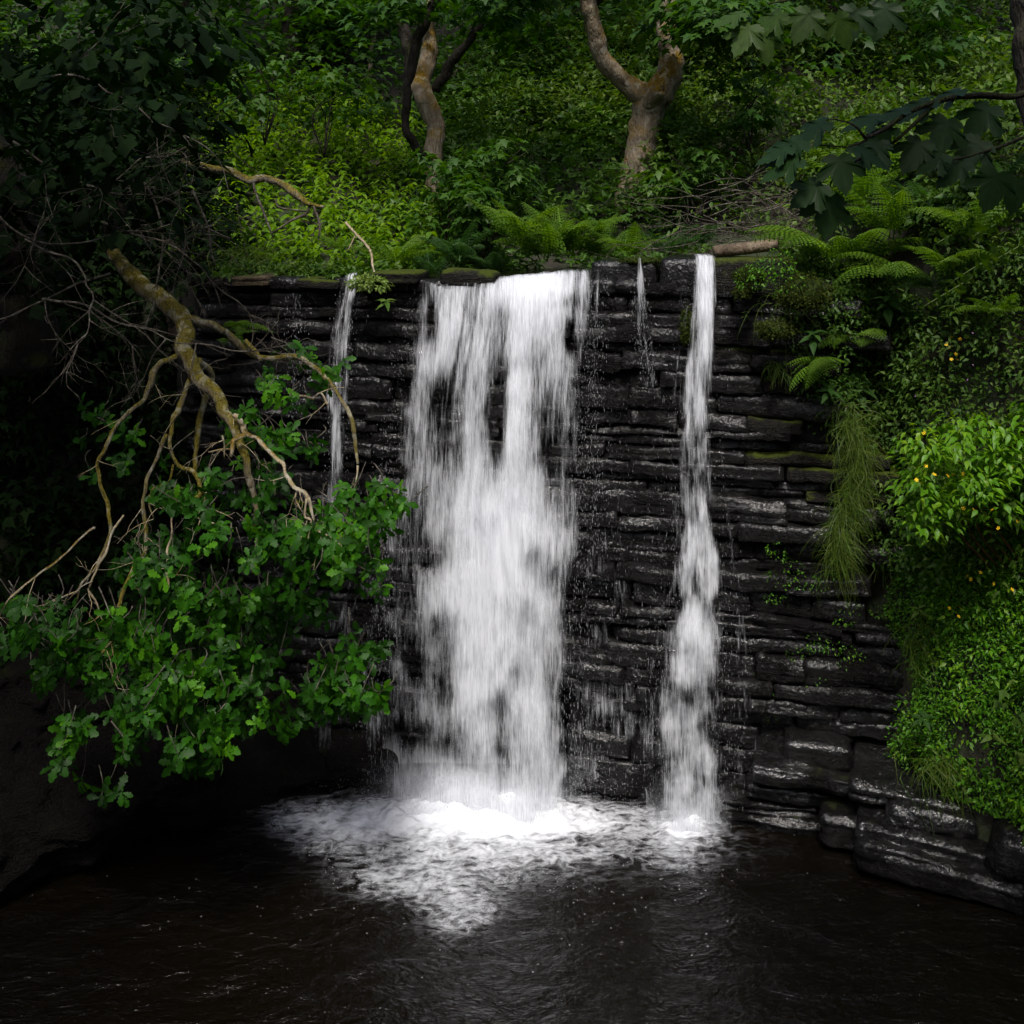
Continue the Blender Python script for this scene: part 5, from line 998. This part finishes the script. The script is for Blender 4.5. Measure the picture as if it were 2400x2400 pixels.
# mossy fallen branch crossing the nettles
b = P(440, 380, 10.6); e = empty('fallen_branch', b, 'moss-covered crooked branch hanging across the sunlit nettles', 'branch')
tree_part('limb', e, [[(430, 375, 10.6, 4), (470, 388, 10.6, 8), (540, 405, 10.6, 9), (580, 418, 10.6, 10), (622, 410, 10.6, 9), (660, 425, 10.6, 9), (690, 445, 10.6, 9), (712, 466, 10.6, 8), (735, 478, 10.6, 5), (760, 485, 10.6, 3)]], 'oakbark', 10, .04, .5, 95)
tree_part('twig', e, [[(590, 415, 10.6, 3), (598, 450, 10.5, 3), (620, 500, 10.4, 3), (640, 555, 10.4, 2)], [(724, 475, 10.6, 4), (720, 500, 10.6, 4), (690, 515, 10.5, 3), (640, 545, 10.5, 2)], [(722, 495, 10.6, 2.5), (680, 490, 10.6, 2.5), (652, 483, 10.6, 3), (646, 465, 10.6, 2)], [(735, 478, 10.6, 3), (750, 530, 10.5, 3), (748, 560, 10.5, 2)]], 'twig', 6, .04, .4, 97)
b = P(810, 525, 10.4); e = empty('fallen_branch', b, 'bare stick leaning to the lip left of the main fall', 'branch')
tree_part('stick', e, [[(808, 520, 10.4, 3.5), (835, 550, 10.4, 3.5), (865, 585, 10.35, 3), (872, 620, 10.3, 2.5), (882, 655, 10.25, 2)], [(835, 550, 10.4, 2), (815, 590, 10.4, 1.5)]], 'palebark', 6, .04, .4, 99)
b = P(460, 450, 9.8); e = empty('fallen_branch', b, 'thin dark hanging twig left of the sunlit nettles', 'branch')
tree_part('stick', e, [[(452, 445, 9.8, 3), (470, 490, 9.8, 3), (488, 535, 9.8, 3.5), (492, 580, 9.8, 3), (505, 625, 9.8, 2)], [(488, 535, 9.8, 2.5), (540, 560, 9.8, 1.5)]], 'twig', 6, .04, .4, 101)
b = P(260, 540, 8.9); e = empty('tree_stump', b, 'dark short stump standing among the left foliage', 'stump')
tree_part('trunk', e, [[(258, 555, 8.9, 17), (270, 500, 8.9, 15), (285, 455, 8.9, 13), (300, 418, 8.9, 9)]], 'bark_dark', 12, .04, .5, 103)
# brush pile behind the log
A = Acc(); b = P(1700, 560, 10.4)
for k in range(60):
    u = g.uniform(1600, 1850); v = g.uniform(430, 590); p = P(u, v, g.uniform(10.2, 11.3)); a = g.uniform(-.5, .5)
    twigs(A, p, nrm(np.array([g.choice([-1, 1]) * 1.0, g.uniform(-.3, .3), g.uniform(-.55, .45)])), g.uniform(.5, 1.0), .0055, 1, g, .4, (3, 6), 4)
me = A.mesh('brush_pile', M['twig']); me.transform(Matrix.Translation(Vector(-b))); ob('brush_pile', me, None, 'heap of dead grey twigs behind the fallen log', 'brush pile', None, None, b)
# fallen log
b = P(1745, 588, 10.0); e = empty('fallen_log', b, 'short barked log lying on the wall top beside the ribbon fall', 'log')
A = Acc(); tube(A, np.array([P(1672, 592, 10.0), P(1700, 588, 9.98), P(1750, 583, 9.95), P(1790, 578, 9.93), P(1822, 573, 9.9)]), [.050, .056, .058, .055, .050], 18, .02, .10, 5)
me = A.mesh('log', M['log']); me.transform(Matrix.Translation(Vector(-b))); ob('log', me, e)

# ------------------------------------------------------------------ leafy plants
def leaf_me(T, mat, r): return mesh('leaf', T[0], [T[1]], M[mat], rnd=np.full(len(T[0]), r))
BAL = [leaf_me(OVAL2, 'balsam', r) for r in (.2, .5, .85)]; HRB = [leaf_me(SERR, 'shrub', r) for r in (.4, .7, .95)]
def plant(u, v, d, h, n, size, label, meshes, axis=(0, -.35, 1), name='balsam_plant', cat='plant', droop=.05, width=.85, stem='stem', tiers=2, seed=0, span=.55):
    if u > 1700: d = surf_d(u, v) - (.30 if u > 1880 else .04)
    b = P(u, v, d); e = empty(name, b, label, cat); rr = random.Random(int(u + v * 3) + seed); ax = nrm(np.array(axis, float)); tip = ax * h
    A = Acc(); tube(A, np.array([[0, 0, 0], tip * .5 + [rr.uniform(-.02, .02), 0, 0], tip]), [.006, .005, .003], 5, .05); ob('stem', A.mesh('stem', M[stem]), e)
    q = nrm(np.cross(ax, [.2, .3, .9])); w = np.cross(ax, q); a = rr.uniform(0, 6)
    for k in range(n):
        t = k / max(1, n - 1); c = tip * (1 - span * t * (tiers > 1)); a += 2.4
        f = nrm(np.cos(a) * q + np.sin(a) * w + ax * (.45 - .5 * t) + np.array([0, 0, -droop])); x = nrm(np.cross(f, ax + .15 * np.random.default_rng(k).normal(size=3))); z = np.cross(x, f); s = size * rr.uniform(.7, 1.15) * (.75 + .35 * t)
        o = ob('leaf', rr.choice(meshes), e); o.matrix_local = Matrix.Translation(Vector(c)) @ Matrix(np.stack([x * width, f, z], 1).tolist()).to_4x4() @ Matrix.Scale(float(s), 4)
    return e
for a in [(2010, 935, 8.6, .14, 10, .21, 'grey-green balsam plant above the hanging grass, the largest there', BAL), (1940, 935, 8.62, .10, 8, .16, 'grey-green balsam plant at the left top of the hanging grass', BAL), (1905, 810, 8.75, .12, 9, .15, 'pale balsam plant growing out of the wall below the big arching fern', BAL),
          (2075, 760, 8.5, .28, 12, .18, 'tall balsam plant with a flower spike on the right bank', BAL), (2155, 1020, 8.6, .12, 7, .11, 'small balsam plant right of the hanging grass', BAL), (2090, 1050, 8.7, .08, 6, .08, 'tiny balsam plant low beside the hanging grass', BAL),
          (2140, 1270, 8.6, .10, 6, .11, 'broad-leaved seedling at the left edge of the yellow-flowered bush', BAL), (2200, 1340, 8.4, .10, 6, .10, 'pale seedling at the top of the green carpet', HRB), (2150, 1450, 8.5, .10, 7, .09, 'light seedling at the left edge of the green carpet', HRB), (2330, 1290, 8.2, .16, 8, .10, 'herb with paired leaves over the top of the green carpet', HRB),
          (2160, 1700, 8.6, .08, 9, .14, 'rosette of glossy drooping leaves at the foot of the green carpet', BAL), (2320, 1750, 8.3, .14, 6, .11, 'seedling low on the green carpet', HRB), (1745, 755, 9.2, .10, 7, .06, 'small tufted plant rooted in the wall right of the ribbon fall', HRB),
          (1828, 590, 9.6, .42, 14, .10, 'upright leafy seedling at the right end of the log', HRB), (905, 720, 10.0, .07, 6, .13, 'sprig of bright broad leaves under the cress cushion', HRB), (2230, 770, 8.5, .2, 9, .1, 'herb among the pink flowers on the right bank', HRB)]: plant(*a)
# bramble spray at the right edge
for u, v, d, lb in [(2240, 580, 8.2, 'leafy bramble spray hanging at the upper right, nearest the hollow'), (2290, 660, 8.0, 'leafy bramble spray below the first, at the right'), (2370, 620, 7.9, 'broad leafy spray cut by the right picture edge'), (2330, 560, 8.1, 'topmost leafy spray by the dark right trunk'), (2220, 720, 8.3, 'small hanging bramble shoot left of the right edge sprays')]:
    plant(u + 60, v - 70, d, .50, 15, .095, lb, [leaf_me(MAPLE, 'shrub', .45), leaf_me(SERR, 'shrub', .7), leaf_me(OVAL2, 'shrub', .6)], (-.8, -.25, -.4), 'bramble_spray', 'bramble', .25, 1.25, span=.95)
# cress cushion on the lip
A = Acc(); b = P(868, 668, 10.1); g = np.random.default_rng(501)
dome(A, OVAL, b * 1, (.20, .12, .09), 420, .045, g, low=-.4, upw=1.0); dome(A, OVAL, b + [-.08, -.03, .01], (.12, .1, .06), 160, .04, g, low=-.4)
me = A.mesh('cress_cushion', M['cress']); me.transform(Matrix.Translation(Vector(-b))); ob('cress_cushion', me, None, 'pale green cushion plant on the lip left of the main fall', 'plant', None, None, b)
# moss cushions on the right top of the wall
for u, v, d, s, lb in [(1760, 650, 9.25, (.24, .2, .16), 'yellow moss cushion on the wall below the log'), (1745, 685, 9.2, (.14, .1, .12), 'small moss cushion under the yellow one'), (1820, 775, 9.05, (.3, .2, .16), 'moss patch on a stone left of the pale balsam'), (1508, 612, 9.75, (.34, .2, .05), 'thin dark moss strip on the stone hump'), (1612, 770, 9.45, (.10, .08, .3), 'upright moss streak left of the ribbon fall'), (1890, 690, 9.0, (.4, .3, .3), 'mossy lump on the bank under the big arching fern')]:
    A = Acc(); q = np.array(s) / 2; dome(A, OVAL, np.zeros(3), q * 1.25, int(1300 * (s[0] * s[2] / .04) ** .6), .021, g, low=-.8, spread=1.0, upw=.4, droop=0)
    p, F = rbox(*(q * .8), min(q) * .7, (10, 8, 8), .02, 12, u); A.add(p, F, .2)
    ob('moss_cushion', A.mesh('moss_cushion', M['mossleaf']), None, lb, 'moss', None, None, P(u, v, d) + [0, .05, 0])
A = Acc(); p, nn = tpts(200, 1, 2, 9, 10, lambda *a: a[0] > 99, g)
for u, v, d, n in [(1790, 640, 9.1, 160), (1825, 620, 9.1, 160), (1850, 660, 9.0, 120), (1760, 655, 9.15, 120)]: dome(A, OVAL, P(u, v, d), (.15, .12, .13), n, .028, g, low=-.7)
ob('wall_fern', A.mesh('wall_fern', M['carpet']), None, 'fine-leaved creeping plant over the wall below the log', 'plant')
A = Acc()
for _ in range(46):
    u = g.choice([g.uniform(500, 960), g.uniform(500, 800)]); x = (u - 1200) / CF * 10.5; y = wall_y(x, 4.4) + g.uniform(.05, .55); zc = float(crest(x)) + .01
    dome(A, [OVAL, TRI, OVAL2][g.integers(0, 3)], np.array([x, y, zc]), (g.uniform(.06, .2), .1, g.uniform(.05, .17)), 40, g.uniform(.03, .065), g, low=-.2, rb=g.uniform(.2, .7))
stuff('lip_plants', A, 'shrub', 'small leafy plants growing over the lip of the weir on the left', 'plants')
# little green sprouts in the joints of the lower wall
A = Acc()
for _ in range(60):
    u = g.uniform(1800, 2120); v = g.uniform(1280, 1690); 
    if fbm(np.array([u / 60., v / 45., 7.])) < .48: continue
    y = wall_y((u - 1200) / CF * 9, 1.5) - .03; dome(A, OVAL, P(u, v, y), (.10, .05, .05), 36, .022, g, low=-.7)
stuff('joint_sprouts', A, 'carpet', 'tiny bright sprouts in the joints of the lower right wall', 'sprouts')

# grass
def blades(acc, roots, dirs, length, g, width=.004, sag=1.0, seg=6):
    n = len(roots); t = np.linspace(0, 1, seg + 1); L_ = length * g.uniform(.6, 1.2, n)
    P0 = roots[:, None] + dirs[:, None] * (t[None, :, None] * L_[:, None, None]); P0[..., 2] -= sag * g.uniform(.3, 1.3, n)[:, None] * (t[None] ** 2) * L_[:, None]; P0 += (g.normal(0, .16, (n, 1, 3)) * (np.sin(t * g.uniform(2, 5))[None, :, None]) * L_[:, None, None]) * np.array([1, .6, .5])
    T_ = np.gradient(P0, axis=1); side = nrm(np.cross(T_, np.array([.2, -1, .1]) + .4 * g.normal(size=(n, 1, 3)))); w = (width * (1 - t ** 2 * .9))[None, :, None]
    V = np.concatenate([P0 - side * w, P0 + side * w], 1).reshape(-1, 3); m_ = 2 * (seg + 1); i = np.arange(seg)
    F = np.stack([i, i + seg + 1, i + seg + 2, i + 1], -1); F = (F[None] + m_ * np.arange(n)[:, None, None]).reshape(-1, 4); acc.add(V, F, np.repeat(np.clip(g.normal(.5, .22, n), 0, 1), m_))
def tuft(u, v, d, n, length, spread, label, sag=1.1, width=.004, col='grass', ends=None, name='grass_tuft'):
    if u > 1700: d = surf_d(u, v) - (.14 if u > 2100 else .05)
    A = Acc(); b = P(u, v, d); k = n
    r = b + g.normal(size=(k, 3)) * np.array(spread); dr = nrm(np.stack([g.normal(0, .35, k), -.45 + g.normal(0, .2, k), .25 + g.normal(0, .3, k)], -1)); blades(A, r, dr, length, g, width, sag)
    me = A.mesh(name, M[col]); me.transform(Matrix.Translation(Vector(-b))); ob(name, me, None, label, 'grass', None, None, b)
A = Acc(); b = P(1990, 960, surf_d(1990, 960))
for k in range(11):
    t = k / 10.; c = P(1985 + 25 * math.sin(t * 5) + (8 * t), 965 + 330 * t, surf_d(1985, 965 + 330 * t) - .12 - .03 * math.sin(t * 9)); n = 95; r = c + g.normal(size=(n, 3)) * np.array([.055 - .02 * t, .03, .07]); dr = nrm(np.stack([g.normal(0, .6, n), -.3 + g.normal(0, .25, n), -.15 + g.normal(0, .6, n)], -1)); blades(A, r, dr, .24, g, .002, .8, 7)
me = A.mesh('hanging_grass', M['grass']); me.transform(Matrix.Translation(Vector(-b))); ob('hanging_grass', me, None, 'long beard of grass hanging down the wall under the balsam', 'grass', None, None, b)
tuft(1815, 860, 9.05, 60, .15, (.03, .02, .02), 'small grass tuft on the wall left of the hanging grass')
tuft(1850, 700, 8.95, 70, .30, (.10, .04, .06), 'loose grass tuft below the big arching fern', 1.2, .003)
tuft(2150, 1500, 8.55, 70, .22, (.03, .03, .12), 'grass tuft at the left edge of the green carpet', 1.2)
tuft(2200, 1790, 8.5, 110, .24, (.10, .05, .05), 'grass tuft hanging over the rock slab at the foot of the carpet', 1.2)
tuft(2050, 1590, 8.75, 60, .20, (.06, .02, .04), 'few grass blades on the lower wall', 1.1, .003)
tuft(2080, 1300, 8.7, 60, .25, (.06, .02, .06), 'thin grass right of the end of the hanging grass', 1.1, .003)
tuft(590, 600, 10.9, 160, .3, (.2, .1, .04), 'grass tuft behind the flat rock at the left end of the weir', .7, .003)

# yellow-flowered bush
b = P(2290, 1120, 8.1); e = empty('flowering_bush', b, 'bright green bush with small yellow flowers at the right edge', 'bush')
A = Acc(); g = np.random.default_rng(601)
cs = [P(g.uniform(2150, 2440), 0, 1) * 0 + P(uu, vv, 8.05 + g.normal(0, .12) + .12 * abs(uu - 2300) / 150) for uu, vv in zip(g.uniform(2140, 2450, 75), 960 + 300 * g.beta(1.6, 1.8, 75)) if vv > 960 + .35 * max(0, 2290 - uu) or uu > 2290]
spray_crown(A, OVAL2, cs, .15, 34, .068, g, .55, .35)
me = A.mesh('foliage', M['stjohn']); me.transform(Matrix.Translation(Vector(-b))); o = ob('foliage', me, e); o['kind'] = 'stuff'
A = Acc()
for k in range(5): tube(A, np.array([P(2400 - k * 20, 1330, 8.35), P(2330 - k * 20, 1230, 8.2), P(2240 + k * 35, 1080 + k * 12, 8.1)]), [.008, .006, .003], 5, .08)
me = A.mesh('stems', M['redstem']); me.transform(Matrix.Translation(Vector(-b))); ob('stem', me, e)
def flower_me(mat, n=5):
    V = [(0, 0, .004)]; F = []
    for k in range(n):
        a = 6.283 * k / n
        for da, r, z in ((-.42, .75, .1), (0, 1.0, .16), (.42, .75, .1)): V.append((r * math.cos(a + da), r * math.sin(a + da), z))
        F += [(0, 1 + 3 * k, 2 + 3 * k), (0, 2 + 3 * k, 3 + 3 * k)]
    return mesh('flower', np.array(V, float), [np.array(F)], M[mat])
YF = flower_me('flower'); PF = flower_me('pink')
for u, v in [(2152, 1094), (2170, 1092), (2190, 1112), (2221, 1115), (2235, 1112), (2258, 1110), (2278, 1112), (2306, 1120), (2148, 1125), (2158, 1133), (2242, 1180), (2242, 1195), (2258, 1192), (2282, 1195), (2326, 1195), (2357, 1100), (2340, 1238), (2385, 1222), (2166, 1015), (2348, 1165), (2369, 1095)]:
    o = ob('flower', YF, e, rot=(R(50) + random.uniform(-.4, .4), random.uniform(-.4, .4), random.uniform(0, 6)), scale=.017); o.location = Vector(P(u, v, 7.86 + random.uniform(-.04, .04)) - b)
# yellow balsam flowers in the herbs and pink specks
for nm, me_, pts, lb, s, cat in (('yellow_flower', YF, [(2230, 790), (2250, 795), (2225, 815), (2240, 830), (2218, 808), (2215, 824), (2268, 792), (2243, 843), (2230, 842)], 'yellow flower in the herb tangle on the right bank', .016, 'flower'),
                               ('yellow_flower', YF, [(2268, 1350), (2276, 1358), (2330, 1368), (2372, 1382), (2225, 1425), (2250, 1425), (2247, 1445), (2298, 1342)], 'yellow flower over the green carpet on the right', .016, 'flower'),
                               ('pink_flower', PF, [(2134, 700), (2165, 698), (2120, 745), (2130, 758), (2255, 748), (2280, 780), (2150, 812), (2163, 808), (2330, 826), (2280, 855), (2042, 838), (2268, 890), (2145, 928), (2165, 935), (2092, 888), (2355, 860)], 'tiny pink flower in the herb tangle on the right bank', .010, 'flower')):
    for u, v in pts: ob(nm, me_, None, lb, cat, lb.replace('flower', 'flowers'), None, P(u, v, surf_d(u, v) - .27), (R(60) + random.uniform(-.4, .4), random.uniform(-.4, .4), random.uniform(0, 6)), s)
